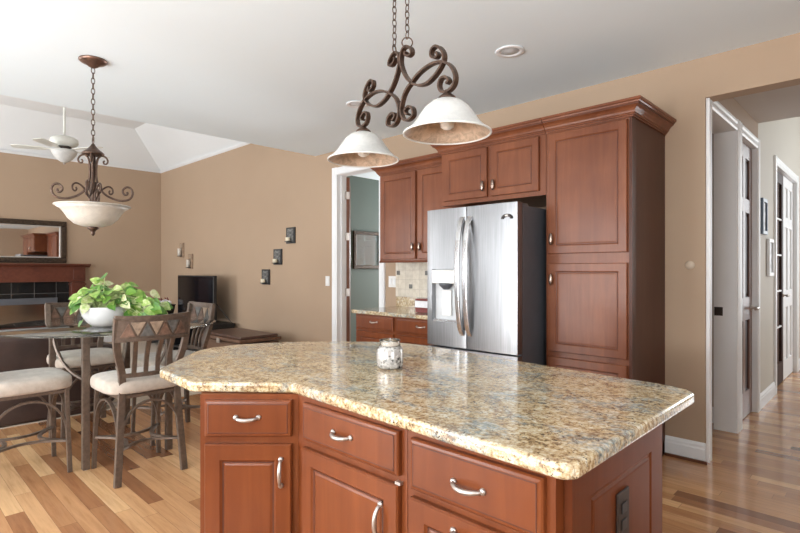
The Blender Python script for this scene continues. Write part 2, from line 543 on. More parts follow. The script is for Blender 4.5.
    def build(s, name, mat, parent=None, bevel=0, seg=2, sub=0, label=None, kind=None):
        me = bpy.data.meshes.new(name)
        me.from_pydata([tuple(p) for p in s.v], [], s.f)
        for p, q in zip(me.polygons, s.sm): p.use_smooth = q
        if any(s.attr):
            at = me.attributes.new('leafid', 'FLOAT', 'POINT')
            at.data.foreach_set('value', s.attr)
        bm = bmesh.new(); bm.from_mesh(me)
        bmesh.ops.recalc_face_normals(bm, faces=bm.faces); bm.to_mesh(me); bm.free()
        me.materials.append(M[mat] if isinstance(mat, str) else mat)
        o = bpy.data.objects.new(name, me); C.objects.link(o)
        if parent: o.parent = parent
        if bevel:
            md = o.modifiers.new('bevel', 'BEVEL'); md.width = bevel; md.segments = seg
            md.limit_method = 'ANGLE'; md.angle_limit = R(35); md.harden_normals = False
        if sub:
            md = o.modifiers.new('sub', 'SUBSURF'); md.levels = sub; md.render_levels = sub
        if label: o['label'] = label
        if kind: o['kind'] = kind
        return o


def tag(o, label, cat, group=None):
    o['label'] = label; o['category'] = cat
    if group: o['group'] = group
    return o


def thing(name, label, cat, loc=(0, 0, 0), rz=0, group=None):
    o = bpy.data.objects.new(name, None); C.objects.link(o)
    o.location = loc; o.rotation_euler = (0, 0, rz); o.empty_display_size = .1
    return tag(o, label, cat, group)


def struct(name, mb, mat, **k):
    o = mb.build(name, mat, **k); o['kind'] = 'structure'; return o


def box(*a): return MB().box(*a)


def copy_tree(o, parent=None):
    c = o.copy(); C.objects.link(c)
    if parent: c.parent = parent
    for ch in list(o.children): copy_tree(ch, c)
    return c


def smooth_pts(pts, k=5):
    """Catmull-Rom through the points"""
    P = [Vector(p) for p in pts]; out = []
    for i in range(len(P) - 1):
        p0 = P[max(i - 1, 0)]; p1 = P[i]; p2 = P[i + 1]; p3 = P[min(i + 2, len(P) - 1)]
        for j in range(k):
            t = j / k
            out.append(.5 * ((2 * p1) + (p2 - p0) * t + (2 * p0 - 5 * p1 + 4 * p2 - p3) * t * t + (3 * p1 - p0 - 3 * p2 + p3) * t ** 3))
    out.append(P[-1])
    return out


# ================================================================ THE ROOM
WY = 3.913            # fridge wall
HX = -.93
WT = 4.05             # its far face
HX = -.93             # hall left wall
GX = -10.2            # fireplace wall
EX = -5.27            # edge of the flat kitchen ceiling
CH = 2.735

struct('floor', MB().box(GX - .2, 2.6, -2.7, 9.9, -.12, 0), 'floor')
ob = MB().box(GX, EX, -2.5, WY, 0.0, .006).build('carpet', 'carpet'); tag(ob, 'beige wall-to-wall carpet in the room beyond the dining table', 'carpet')

# kitchen ceiling and great-room tray ceiling
struct('ceiling', MB().box(EX, 1.9, -2.5, WY, CH, CH + .12), 'ceil')
tr = MB()
x0, x1, y0, y1, zl, zt, ins = GX, EX, -2.5, WY, 3.20, 3.74, .72
v = [(x0, y0, zl), (x1, y0, zl), (x1, y1, zl), (x0, y1, zl), (x0 + ins, y0 + ins, zt), (x1 - ins, y0 + ins, zt), (x1 - ins, y1 - ins, zt), (x0 + ins, y1 - ins, zt)]
v += [(x0, y0, 3.9), (x1, y0, 3.9), (x1, y1, 3.9), (x0, y1, 3.9)]
tr.add(v, [(0, 1, 5, 4), (1, 2, 6, 5), (2, 3, 7, 6), (3, 0, 4, 7), (4, 5, 6, 7), (8, 11, 10, 9), (0, 8, 9, 1), (1, 9, 10, 2), (2, 10, 11, 3), (3, 11, 8, 0)])
struct('ceiling_tray', tr, 'ceil_tray')
struct('wall_header', MB().box(EX, EX + .12, -2.5, WY, CH + .12, 3.9), 'ceil')
c1 = MB().extr([(WY, 3.2), (WY - .035, 3.2), (WY - .02, 3.18), (WY, 3.165)], 'x', GX, EX)
c1.extr([(GX, 3.2), (GX + .035, 3.2), (GX + .02, 3.18), (GX, 3.165)], 'y', -2.5, WY)
struct('trim_1', c1, 'trim')

# left wall with fireplace
struct('wall_left', MB().box(GX - .2, GX, -2.7, WT, 0, 3.9), 'wall')
# fridge wall: great room part, over/around green-room doorway, kitchen part, header over the hall opening
L0, L1 = -4.83, -4.10
wb = MB().box(GX, L0 - .02, WY, WT, 0, 3.9)
wb.box(L0 - .02, L1 + .02, WY, WT, 2.46, 3.9)
wb.box(L1 + .02, HX, WY, WT, 0, 3.9)
wb.box(HX, 1.9, WY, WT, 2.46, 3.9)
wb.box(.75, 1.9, WY, WT, 0, 2.46)
struct('wall_back', wb, 'wall')

# window wall behind the camera
def window_wall(name, x0, x1, yin, yout, top, holes, mat='wall'):
    mb = MB(); xs = x0
    for a, b, c, d in holes:
        mb.box(xs, a, yin, yout, 0, top)
        if c > 0: mb.box(a, b, yin, yout, 0, c)
        mb.box(a, b, yin, yout, d, top); xs = b
    mb.box(xs, x1, yin, yout, 0, top)
    return struct(name, mb, mat)


HOLES = [(-9.6, -7.8, .45, 2.75), (-7.12, -6.68, .45, 2.75), (-6.22, -5.78, .45, 2.75), (-4.8, -2.5, .0, 2.45), (-1.6, .4, .95, 2.25)]
window_wall('wall_front', GX, 2.1, -2.7, -2.5, 3.9, HOLES)
for i, (a, b, c, d) in enumerate(HOLES):
    fr = MB()
    t = .06
    fr.box(a, a + t, -2.62, -2.48, c, d); fr.box(b - t, b, -2.62, -2.48, c, d)
    fr.box(a + t, b - t, -2.62, -2.48, d - t, d); fr.box(a + t, b - t, -2.62, -2.48, c, c + t)
    m = (a + b) / 2
    if b - a > 1: fr.box(m - .03, m + .03, -2.60, -2.5, c + t, d - t)
    if c > 0.1 and b - a > 1:
        z = (c + d) / 2; fr.box(a + t, m - .03, -2.58, -2.52, z - .02, z + .02); fr.box(m + .03, b - t, -2.58, -2.52, z - .02, z + .02)
    struct('window_%d' % (i + 1), fr, 'trim')
# right wall of the kitchen with a window
rw = MB().box(1.7, 1.9, -2.5, -.75, 0, CH)
rw.box(1.7, 1.9, .95, WY, 0, CH); rw.box(1.7, 1.9, -.75, .95, 0, .95); rw.box(1.7, 1.9, -.75, .95, 2.3, CH)
struct('wall_right', rw, 'wall')
fr = MB(); fr.box(1.68, 1.8, -.75, -.69, .95, 2.3); fr.box(1.68, 1.8, .89, .95, .95, 2.3); fr.box(1.68, 1.8, -.69, .89, 2.24, 2.3); fr.box(1.68, 1.8, -.69, .89, .95, 1.01); fr.box(1.72, 1.78, .07, .13, 1.01, 2.24)
struct('window_6', fr, 'trim')

# hall: left wall with three openings, low ceiling, foyer beyond
HT = HX - .15
D1 = (4.02, 4.80); D2 = (4.97, 5.64); D3 = (6.66, 8.20)
hw = MB()
for a, b in ((WT, D1[0] - .015), (D1[1] + .015, D2[0] - .015), ):
    if b > a: hw.box(HT, HX, a, b, 0, 2.66)
hw.box(HT, HX, D1[0] - .015, D1[1] + .015, 2.43, 2.66)
hw.box(HT, HX, D2[0] - .015, 5.735, 2.43, 2.66)
hw.box(HT, HX, D2[1] + .015, 5.735, 0, 2.43)
struct('wall_hall', hw, 'wall')
hw = MB()
hw.box(HT, HX, 5.735, D3[0] - .015, 0, 4.6); hw.box(HT, HX, D3[0] - .015, D3[1] + .015, 2.43, 4.6); hw.box(HT, HX, D3[1] + .015, 9.8, 0, 4.6)
struct('wall_foyer_left', hw, 'wall_hall')
struct('ceiling_hall', MB().box(HT, 2.5, WT, 5.735, 2.66, 2.78), 'hallceil')
struct('wall_foyer_header', MB().box(HT, 2.5, 5.62, 5.735, 2.78, 4.6), 'wall_hall')
struct('ceiling_foyer', MB().box(HT, 2.5, 5.62, 9.9, 4.6, 4.7), 'ceil')
fe = MB().box(HX, .1, 9.6, 9.8, 0, 4.6); fe.box(1.9, 2.5, 9.6, 9.8, 0, 4.6); fe.box(.1, 1.9, 9.6, 9.8, 3.4, 4.6); fe.box(.1, 1.9, 9.6, 9.8, 0, .5)
struct('wall_foyer_end', fe, 'wall_hall')
struct('wall_foyer_right', MB().box(2.3, 2.5, WT, 9.6, 0, 4.6), 'wall_hall')
fr = MB(); fr.box(.1, .17, 9.58, 9.72, .5, 3.4); fr.box(1.83, 1.9, 9.58, 9.72, .5, 3.4); fr.box(.17, 1.83, 9.58, 9.72, 3.33, 3.4); fr.box(.17, 1.83, 9.58, 9.72, .5, .57); fr.box(.97, 1.03, 9.6, 9.7, .57, 3.33)
struct('window_7', fr, 'trim')

# small room behind the fridge wall off the hall, and the green room
struct('wall_side_room', MB().box(-3.0, -2.88, WT, 6.5, 0, CH), 'wall')
struct('wall_side_room_end', MB().box(-2.88, HT, 5.0, 5.12, 0, CH), 'wall')
struct('ceiling_side_room', MB().box(-2.88, HT, WT, 5.0, CH, CH + .1), 'ceil')
gr = MB().box(-6.1, -5.96, WT, 7.5, 0, CH)
struct('wall_green_left', gr, 'wall_green')
gb = MB().box(-5.96, -5.7, 7.5, 7.64, 0, CH); gb.box(-4.7, -2.2, 7.5, 7.64, 0, CH); gb.box(-2.3, -2.2, 6.5, 7.5, 0, CH); gb.box(-5.7, -4.7, 7.5, 7.64, 0, .8); gb.box(-5.7, -4.7, 7.5, 7.64, 2.2, CH); gb.box(-3.0, -2.3, 6.5, 6.6, 0, CH)
struct('wall_green_back', gb, 'wall_green')
struct('ceiling_green_room', MB().box(-5.96, -2.2, WT, 7.64, CH, CH + .1), 'ceil')


# door casings ------------------------------------------------------------
def casing_profile(w=.09, d=.02):
    return [(0, 0), (0, d * .6), (w * .15, d), (w * .55, d * .8), (w * .75, d), (w * .95, d), (w, d * .3), (w, 0)]


# green-room doorway
cs = MB()
def cas_v(mb, xin, s, ytop=2.44):          # vertical leg, s = -1 to the left, +1 to the right
    pr = [(xin + s * a, WY - b) for a, b in casing_profile()]
    mb.prism(pr, 0, ytop)
cas_v(cs, L0, -1, 2.53); cas_v(cs, L1, 1, 2.53)
cs.extr([(WY - b, 2.44 + a) for a, b in casing_profile()], 'x', L0, L1)
cs.box(L0 - .02, L0, WY - .001, WT + .001, 0, 2.46); cs.box(L1, L1 + .02, WY - .001, WT + .001, 0, 2.46); cs.box(L0, L1, WY - .001, WT + .001, 2.44, 2.46)
cs.box(L0, L0 + .012, WY + .05, WY + .09, 0, 2.44)
struct('door_1', cs, 'trim')

# hall wall casings, standing proud of x = HX
def hall_casing(n, a, b, top=2.41, near=.085):
    m = MB()
    def leg(y, s, w=.085):
        m.prism([(HX + d, y + s * q) for q, d in casing_profile(w)], 0, top + .09)
    if near: leg(a, -1, near)
    leg(b, 1)
    m.add(*_casx(a, b, top))
    m.box(HT - .001, HX + .001, a - .015, a, 0, top + .015); m.box(HT - .001, HX + .001, b, b + .015, 0, top + .015)
    m.box(HT - .001, HX + .001, a, b, top, top + .015)
    return struct('door_%d' % n, m, 'trim')


def _casx(a, b, top):
    pr = [(HX + d, top + q) for q, d in casing_profile(.085)]
    n = len(pr)
    v = [(x, a, z) for x, z in pr] + [(x, b, z) for x, z in pr]
    return v, [tuple(range(n)), tuple(reversed(range(n, 2 * n)))] + [(i, (i + 1) % n, n + (i + 1) % n, n + i) for i in range(n)]


hall_casing(2, D1[0], D1[1])
d3 = hall_casing(3, D2[0], D2[1])
d4 = hall_casing(4, D3[0], D3[1])
# strike plate on the first hall jamb
sp = MB().box(-1.075, -1.015, D1[1] - .003, D1[1], .93, 1.0)
o = sp.build('strike_plate', 'outlet', bpy.data.objects['door_2'])

# baseboards
def base_x(mb, x0, x1, y, s):       # runs along x, on wall y, s=-1 face to -y
    mb.extr([(y, 0), (y + s * .016, 0), (y + s * .016, .09), (y + s * .012, .10), (y + s * .012, .115), (y + s * .004, .135), (y, .135)], 'x', x0, x1)
def base_y(mb, y0, y1, x, s):
    mb.extr([(x, 0), (x + s * .016, 0), (x + s * .016, .09), (x + s * .012, .10), (x + s * .012, .115), (x + s * .004, .135), (x, .135)], 'y', y0, y1)
b = MB(); base_x(b, -1.178, -.925, WY, -1); struct('baseboard_kitchen', b, 'trim')
b = MB().box(-1.176, -.91, WY - .03, WY - .016, 0, .018); struct('trim_2', b, 'doorbrown')
b = MB(); base_x(b, GX, L0 - .09, WY, -1); base_x(b, L1 + .09, -3.83, WY, -1); struct('baseboard_back', b, 'trim')
b = MB(); base_y(b, 2.75, WY, GX, 1); struct('baseboard_left', b, 'trim')
b = MB(); base_y(b, 5.735, D3[0] - .085, HX, 1); base_y(b, D3[1] + .085, 9.6, HX, 1); struct('baseboard_hall', b, 'trim')
b = MB(); base_x(b, -2.88, HT, 5.0, -1); struct('baseboard_side_room', b, 'trim')
b = MB(); base_y(b, WT, 7.5, -5.96, 1); struct('baseboard_green_room', b, 'trim')


# six panel doors ----------------------------------------------------------
def panel_door(name, parent, w, h, frame='doorwood', pan='doordark', t=.045, cols=2):
    """leaf in local xz, hinge at x=0, front at y=0"""
    f = MB(); st = .11; mid = .09
    rows = [(.22, .85), (1.05, 1.80), (1.92, h - .12)] if h > 2.2 else [(.20, .80), (.95, 1.6), (1.70, h - .10)]
    f.box(0, st, 0, t, 0, h); f.box(w - st, w, 0, t, 0, h); f.box(w / 2 - mid / 2, w / 2 + mid / 2, 0, t, 0, h)
    zs = [0] + [z for r in rows for z in r] + [h]
    for i in range(0, len(zs), 2):
        for xa, xb in ((st, w / 2 - mid / 2), (w / 2 + mid / 2, w - st)):
            f.box(xa, xb, 0, t, zs[i], zs[i + 1])
    leaf = f.build(name, frame, parent, label=None)
    for a, b_ in rows:
        for xa, xb in ((st, w / 2 - mid / 2), (w / 2 + mid / 2, w - st)):
            p = MB(); p.panel(xa, xb, a, b_, .010, [(0, 0), (.015, .008), (.035, .002)], th=.025)
            p.build('door_panel', pan, leaf)
    return leaf


def lever(parent, x, z, s=1):
    m = MB(); 
    m.T = Matrix.Translation((x, 0, z)) @ Matrix.Rotation(R(90), 4, 'X')
    m.lathe([(.028, 0), (.030, .004), (.022, .012), (.010, .016), (.010, .04), (.014, .046), (.012, .055), (0, .058)], seg=20)
    m.T = Matrix.Identity(4)
    m.tube([(x, -.055, z), (x + s * .03, -.060, z + .004), (x + s * .07, -.058, z), (x + s * .115, -.055, z - .006)], [.016, .014, .012, .010], 10)
    return m


# door in second hall opening (leaf ajar nothing, closed, set back in jamb), six panel
e = thing('paneled_door', 'closed dark wood six-panel door with lever handle, nearest door down the hall', 'door', (HX - .03, D2[0] + .004, .008), R(90))
lf = panel_door('door_leaf', e, D2[1] - D2[0] - .008, 2.395)
lever(lf, D2[1] - D2[0] - .07, .95, -1).build('lever_handle', 'nickel', lf)
m = MB().tube([(.01, -.012, 1.25), (.012, -.012, 1.40)], .006); m.build('hinge', 'nickel', lf)

# french style glazed door further down
e = thing('glazed_door', 'dark wood multi-pane glass door at far end of the hall', 'door', (HX - .03, D3[0] + .005, .008), R(90))
wd = .76; h = 2.395
f = MB(); f.box(0, .10, 0, .045, 0, h); f.box(wd - .10, wd, 0, .045, 0, h); f.box(.10, wd - .10, 0, .045, 0, .24); f.box(.10, wd - .10, 0, .045, h - .12, h)
lf = f.build('door_frame', 'doordark', e)
g = MB().box(.10, wd - .10, .02, .026, .24, h - .12); g.build('glass_pane', 'blackgloss', lf, label='dark glass panes')
mu = MB()
for k in range(1, 3):
    x = .10 + (wd - .2) * k / 3; mu.box(x - .011, x + .011, .004, .042, .24, h - .12)
mu.build('vertical_muntin', 'doorwood', lf)
for k in range(1, 5):
    z = .24 + (h - .36) * k / 5
    MB().box(.10, wd - .10, .002, .044, z - .009, z + .009).build('horizontal_muntin', 'trim', lf, label='pale horizontal muntin')
lever(lf, wd - .05, 1.0, -1).build('lever_handle', 'nickel', lf)
e = thing('paneled_door', 'white door leaf right beside the dark multi-pane door, far end of hall', 'door', (HX - .03, D3[0] + .775, .008), R(90))
panel_door('door_leaf', e, wd, h, 'trim', 'trim')

# open door to the green room, swung away and seen on its edge
e = thing('open_door', 'brown wooden door swung open behind the white doorway casing, seen edge-on', 'door', (L0 + .012, WT + .012, .008), math.atan2(.334, -.392) - R(1))
f = MB(); f.box(0, .70, -.022, .022, 0, 2.42)
lf = f.build('door_leaf', 'doorbrown', e, bevel=.003)
for z in (.30, 1.02, 1.70, 2.20):
    hg = MB().box(-.004, .0, -.020, .020, z - .045, z + .045); hg.tube([(-.006, .026, z - .048), (-.006, .026, z + .048)], .008); hg.build('hinge', 'nickel', e)

# white door inside the green room (seen in its mirror)
e = thing('paneled_door', 'white panelled door reflected in the mirror on the green wall', 'door', (-3.95, 7.45, .008), 0)
panel_door('door_leaf', e, .80, 2.38, 'trim', 'trim')

# framed mirror on the green wall
e = thing('wall_mirror', 'mirror in dark ornate frame hanging on the green wall through the doorway', 'mirror', (-5.955, 5.12, 1.32), R(90))
fw = .055
f = MB(); W_, H_ = .80, .58
f.box(0, W_, -.03, 0, 0, fw); f.box(0, W_, -.03, 0, H_ - fw, H_); f.box(0, fw, -.03, 0, fw, H_ - fw); f.box(W_ - fw, W_, -.03, 0, fw, H_ - fw)
f.build('mirror_frame', 'frameornate', e, bevel=.008)
MB().box(fw, W_ - fw, -.014, -.004, fw, H_ - fw).build('mirror_glass', 'smokedmirror', e)

# ================================================================ FRIDGE WALL CABINETS
DOOR = [(0, .005), (.004, 0), (.052, 0), (.056, .004), (.060, .007), (.066, .007), (.072, .005)]
DRAW = [(0, .007), (.004, .003), (.010, .002), (.014, 0)]


def cab_door(parent, x0, x1, z0, z1, y=-.02, name='door', rings=DOOR, mat='cherry'):
    d = MB(); d.panel(x0, x1, z0, z1, y, rings, th=.019)
    o = d.build(name, mat, parent)
    # dark glazed bead in the routed groove
    if len(rings) > 5:
        g = MB(); a = rings[4][0]; yy = y + rings[4][1] - .0008; w_ = .0035
        for (p, q, r_, s_) in ((x0 + a, x1 - a, z0 + a, z0 + a + w_), (x0 + a, x1 - a, z1 - a - w_, z1 - a), (x0 + a, x0 + a + w_, z0 + a, z1 - a), (x1 - a - w_, x1 - a, z0 + a, z1 - a)):
            g.box(p, q, yy, yy + .002, r_, s_)
        g.build('routed_bead', 'glazeline', o)
    return o


def draw_bead(o, x0, x1, z0, z1, y=-.02):
    g = MB(); a = .0125; yy = y - .0003 + .0008; w_ = .0022
    for (p, q, r_, s_) in ((x0 + a, x1 - a, z0 + a, z0 + a + w_), (x0 + a, x1 - a, z1 - a - w_, z1 - a), (x0 + a, x0 + a + w_, z0 + a, z1 - a), (x1 - a - w_, x1 - a, z0 + a, z1 - a)):
        g.box(p, q, yy - .0009, yy + .002, r_, s_)
    g.build('routed_bead', 'glazeline', o)


def oval_pull(parent, x, z, y=-.02):
    m = MB(); m.T = Matrix.Translation((x, y - .018, z)) @ Matrix.Diagonal((.55, .45, 1.55, 1))
    pr = [(0.0001, -.027)] + [(.027 * math.cos(R(a)), .027 * math.sin(R(a))) for a in range(-75, 90, 15)] + [(.0001, .027)]
    m.lathe(pr, seg=16); m.T = Matrix.Identity(4)
    m.box(x - .005, x + .005, y - .014, y, z - .022, z - .014); m.box(x - .005, x + .005, y - .014, y, z + .014, z + .022)
    return m.build('handle', 'pewter', parent)


def bow_pull(parent, x, z, y=-.02, half=.048, vertical=False, mat='nickel', name='handle'):
    m = MB(); pts = []; rs = []
    for k in range(13):
        t = -1 + 2 * k / 12
        out = .030 * (1 - abs(t) ** 3) ** .6 if abs(t) < 1 else 0
        out = .026 * math.cos(t * math.pi / 2) ** .45 if abs(t) < 1 else 0
        p = (x, y - out, z + t * half) if vertical else (x + t * half, y - out, z - (1 - t * t) * .004)
        pts.append(p); rs.append(.0048 + .0022 * (1 - t * t))
    m.tube(pts, rs, 8)
    for s in (-1, 1):
        c = (x, y, z + s * half) if vertical else (x + s * half, y, z)
        m.T = Matrix.Translation(c) @ Matrix.Rotation(R(90), 4, 'X'); m.lathe([(.009, 0), (.009, .004), (.006, .008)], seg=12); m.T = Matrix.Identity(4)
    return m.build(name, mat, parent)


CROWN = [(0, 0), (-.010, 0), (-.010, .012), (-.018, .014), (-.018, .022), (-.024, .026), (-.028, .040), (-.038, .058), (-.050, .068), (-.056, .070), (-.056, .080), (-.063, .082), (-.066, .092), (-.074, .096), (-.074, .114), (0, .114)]


CROWN = [(a, b * .86) for a, b in CROWN]


def crown(parent, x0, x1, z, ydepth, mat='cherry', right=False, left=False):
    """moulding along the front (y=0) and returned down the side(s) to ydepth, mitred"""
    m = MB(); n = len(CROWN)
    paths = []
    def ring(x, y, dx, dy):     # outward direction unit offsets
        return [(x + dx * -p, y + dy * -p, z + q) for p, q in CROWN]
    v = []
    if left: v.append(ring(x0, ydepth, -1, 0)); v.append(ring(x0, 0, -1, -1))
    else: v.append(ring(x0, 0, 0, -1))
    if right: v.append(ring(x1, 0, 1, -1)); v.append(ring(x1, ydepth, 1, 0))
    else: v.append(ring(x1, 0, 0, -1))
    vv = [p for r_ in v for p in r_]; f = []
    for i in range(len(v) - 1):
        for k in range(n):
            k2 = (k + 1) % n
            f.append((i * n + k, i * n + k2, i * n + n + k2, i * n + n + k))
    f.append(tuple(range(n))); f.append(tuple(reversed(range((len(v) - 1) * n, len(v) * n))))
    m.add(vv, f)
    o = m.build('crown_molding', mat, parent)
    # dark glazed fillets in the steps
    for (pp, qq) in ((.0112, .0095), (.0575, .0625)):
        g = MB(); sec = [(0, 0), (pp, 0), (pp, .004), (0, .004)]
        cs_ = []
        if left: cs_ += [(x0, ydepth, -1, 0), (x0, 0, -1, -1)]
        else: cs_ += [(x0, 0, 0, -1)]
        if right: cs_ += [(x1, 0, 1, -1), (x1, ydepth, 1, 0)]
        else: cs_ += [(x1, 0, 0, -1)]
        vv = [(x + dx * a, y + dy * a, z + qq + b_) for x, y, dx, dy in cs_ for a, b_ in sec]
        f = [(i * 4 + k, i * 4 + (k + 1) % 4, i * 4 + 4 + (k + 1) % 4, i * 4 + 4 + k) for i in range(len(cs_) - 1) for k in range(4)]
        f += [(0, 1, 2, 3), tuple(len(vv) - 1 - i for i in range(4))]
        g.add(vv, f); g.build('crown_fillet', 'glazeline', o)
    return o


PY = 3.285
# --- pantry
e = thing('pantry_cabinet', 'tall cherry wood pantry cabinet with stacked doors, right of the refrigerator', 'cabinet', (-1.759, PY, 0))
W_ = .579; D_ = WY - PY - .004
b = MB().box(0, W_ - .018, 0, D_, .10, 2.25); b.box(0, W_, .075, D_, 0, .10)
b.build('body', 'cherry', e)
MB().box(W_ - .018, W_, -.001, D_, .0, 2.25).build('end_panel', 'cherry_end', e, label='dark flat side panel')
for z0, z1 in ((1.412, 2.238), (.742, 1.345), (.125, .705)):
    d = cab_door(e, .022, W_ - .025, z0, z1)
    if z0 > .5: oval_pull(d, .052, z0 + .10 if z0 > 1 else z1 - .11)
    else: oval_pull(d, .052, z1 - .11)
crown(e, 0, W_, 2.25, D_, right=True)

# --- over-fridge cabinet
X0 = -2.70
e = thing('wall_cabinet', 'short cherry wood two-door cabinet mounted above the refrigerator', 'cabinet', (X0, PY, 0))
W_ = -1.763 - X0
MB().box(0, W_, 0, D_, 1.825, 2.25).build('body', 'cherry', e)
d = cab_door(e, .035, .455, 1.858, 2.238); oval_pull(d, .425, 1.94)
d = cab_door(e, .490, .890, 1.858, 2.238); oval_pull(d, .520, 1.94)
crown(e, 0, W_, 2.25, .30, left=True)

# --- left upper cabinet
e = thing('wall_cabinet', 'taller cherry wood two-door wall cabinet left of the refrigerator, beside the doorway', 'cabinet', (-3.765, 3.60, 0))
W_ = -2.705 + 3.765; D2_ = WY - 3.60 - .004
MB().box(0, W_, 0, D2_, 1.385, 2.25).build('body', 'cherry', e)
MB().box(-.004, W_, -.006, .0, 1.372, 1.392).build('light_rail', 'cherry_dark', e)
d = cab_door(e, .022, .498, 1.405, 2.238); oval_pull(d, .468, 1.52)
d = cab_door(e, .530, W_ - .03, 1.405, 2.238); oval_pull(d, .560, 1.52)
crown(e, 0, W_, 2.25, D2_, left=True)

# --- base cabinets left of fridge
for i, (xa, xb, lab) in enumerate(((-3.806, -3.262, 'cherry wood base cabinet at the doorway end, below the wall cabinet'), (-3.260, -2.625, 'cherry wood base cabinet next to the refrigerator, under granite counter'))):
    e = thing('base_cabinet', lab, 'cabinet', (xa, 3.315, 0))
    W_ = xb - xa; D3_ = WY - 3.315 - .004
    b = MB().box(0, W_, 0, D3_, .10, .879); b.box(0, W_, .07, D3_, 0, .10); b.build('body', 'cherry_isl', e)
    d = MB(); d.panel(.022, W_ - .018, .742, .866, -.02, DRAW, th=.019); d = d.build('drawer', 'cherry_isl', e); draw_bead(d, .022, W_ - .018, .742, .866)
    bow_pull(d, W_ / 2, .812, half=.045)
    d = cab_door(e, .022, W_ - .018, .12, .718, mat='cherry_isl'); bow_pull(d, W_ - .05, .62, vertical=True)

ct = MB().box(-3.835, -2.622, 3.275, WY - .003, .88, .915)
o = ct.build('countertop', 'granite', bevel=.006); tag(o, 'granite wall counter left of the refrigerator, below the tile backsplash', 'countertop')
MB().box(-3.82, -2.622, WY - .024, WY - .004, .916, 1.02).build('backsplash_strip', 'granite', o)
bs = MB().box(-3.86 + .02, -2.60, WY - .012, WY - .001, 1.021, 1.384)
o = bs.build('tile_backsplash', 'backsplash'); tag(o, 'cream tile backsplash with small dark accent tiles behind the counter', 'backsplash')
for x, z in ((-3.80, 1.27), (-3.62, 1.13), (-3.40, 1.27), (-3.2, 1.13), (-3.0, 1.27)):
    a = MB(); a.T = Matrix.Translation((x, WY - .014, z)); a.box(-.022, .022, -.002, .002, -.022, .022); a.T = Matrix.Identity(4); a.build('accent_tile', 'slate_grey', o, label='small dark accent tile')

# little red recipe box on counter
e = thing('storage_box', 'small dark red box with white band on the wall counter beside the refrigerator', 'box', (-3.05, 3.50, .917))
MB().box(-.09, .09, -.06, .06, 0, .045).build('box_base', 'red', e, bevel=.004)
MB().box(-.092, .092, -.062, .062, .046, .105).build('label_band', 'paper', e, bevel=.003)
MB().box(-.09, .09, -.06, .06, .106, .125).build('lid', 'red', e, bevel=.004)

# ================================================================ REFRIGERATOR
FX0, FX1, FY = -2.585, -1.80, 2.963
e = thing('refrigerator', 'stainless steel french-door refrigerator with ice dispenser and bowed handles', 'refrigerator', ((FX0 + FX1) / 2, FY, 0))
w2 = (FX1 - FX0) / 2
b = MB().box(-w2 + .005, w2 - .005, .085, .90, .03, 1.735); b.box(-w2 + .01, w2 - .01, .075, .086, .05, 1.72)
b.build('body', 'darkgrey', e, bevel=.004)
b = MB(); b.box(-w2 + .02, w2 - .02, .10, .85, 0, .03); b.build('base', 'black', e)


def fdoor(xa, xb, za, zb, bow=.007, hole=None):
    m = MB(); n = 16; front = []
    xs = [xa + (xb - xa) * k / n for k in range(n + 1)]
    if hole:
        hx0, hx1, hz0, hz1 = hole
        xs = sorted(set([round(x, 4) for x in xs if not (abs(x - hx0) < .012 or abs(x - hx1) < .012)] + [hx0, hx1]))
        zs = [za, hz0, hz1, zb]
    else:
        zs = [za, zb]
    def yf(x):
        t = (x - xa) / (xb - xa) * 2 - 1
        return (1 - (1 - t * t)) * bow if abs(t) < 1 else bow + .002
    nx, nz = len(xs), len(zs)
    v = [(x, yf(x), z) for z in zs for x in xs]; f = []
    for j in range(nz - 1):
        for i in range(nx - 1):
            if hole and j == 1 and xs[i] >= hx0 - 1e-5 and xs[i + 1] <= hx1 + 1e-5: continue
            f.append((j * nx + i, j * nx + i + 1, (j + 1) * nx + i + 1, (j + 1) * nx + i))
    m.add(v, f, True)
    bk = .07
    m.add([(x, yf(x), za) for x in xs] + [(x, bk, za) for x in xs], [(i, i + 1, nx + i + 1, nx + i) for i in range(nx - 1)])
    m.add([(x, yf(x), zb) for x in xs] + [(x, bk, zb) for x in xs], [(i, i + 1, nx + i + 1, nx + i) for i in range(nx - 1)])
    for x in (xa, xb):
        m.add([(x, yf(x), za), (x, bk, za), (x, bk, zb), (x, yf(x), zb)], [(0, 1, 2, 3)])
    m.add([(xa, bk, za), (xb, bk, za), (xb, bk, zb), (xa, bk, zb)], [(0, 1, 2, 3)])
    if hole:
        dpt = .055
        c = [(hx0, hz0), (hx1, hz0), (hx1, hz1), (hx0, hz1)]
        m.add([(x, yf(x), z) for x, z in c] + [(x, dpt, z) for x, z in c], [(i, (i + 1) % 4, 4 + (i + 1) % 4, 4 + i) for i in range(4)])
    return m


SPL = -.022
hl = (-w2 + .050, -w2 + .298, .915, 1.305)
ld = fdoor(-w2, SPL - .003, .738, 1.752, hole=hl).build('left_door', 'steel', e)
rd = fdoor(SPL + .003, w2, .738, 1.752).build('right_door', 'steel', e)
fz = fdoor(-w2, w2, .09, .725).build('freezer_drawer', 'steel', e)
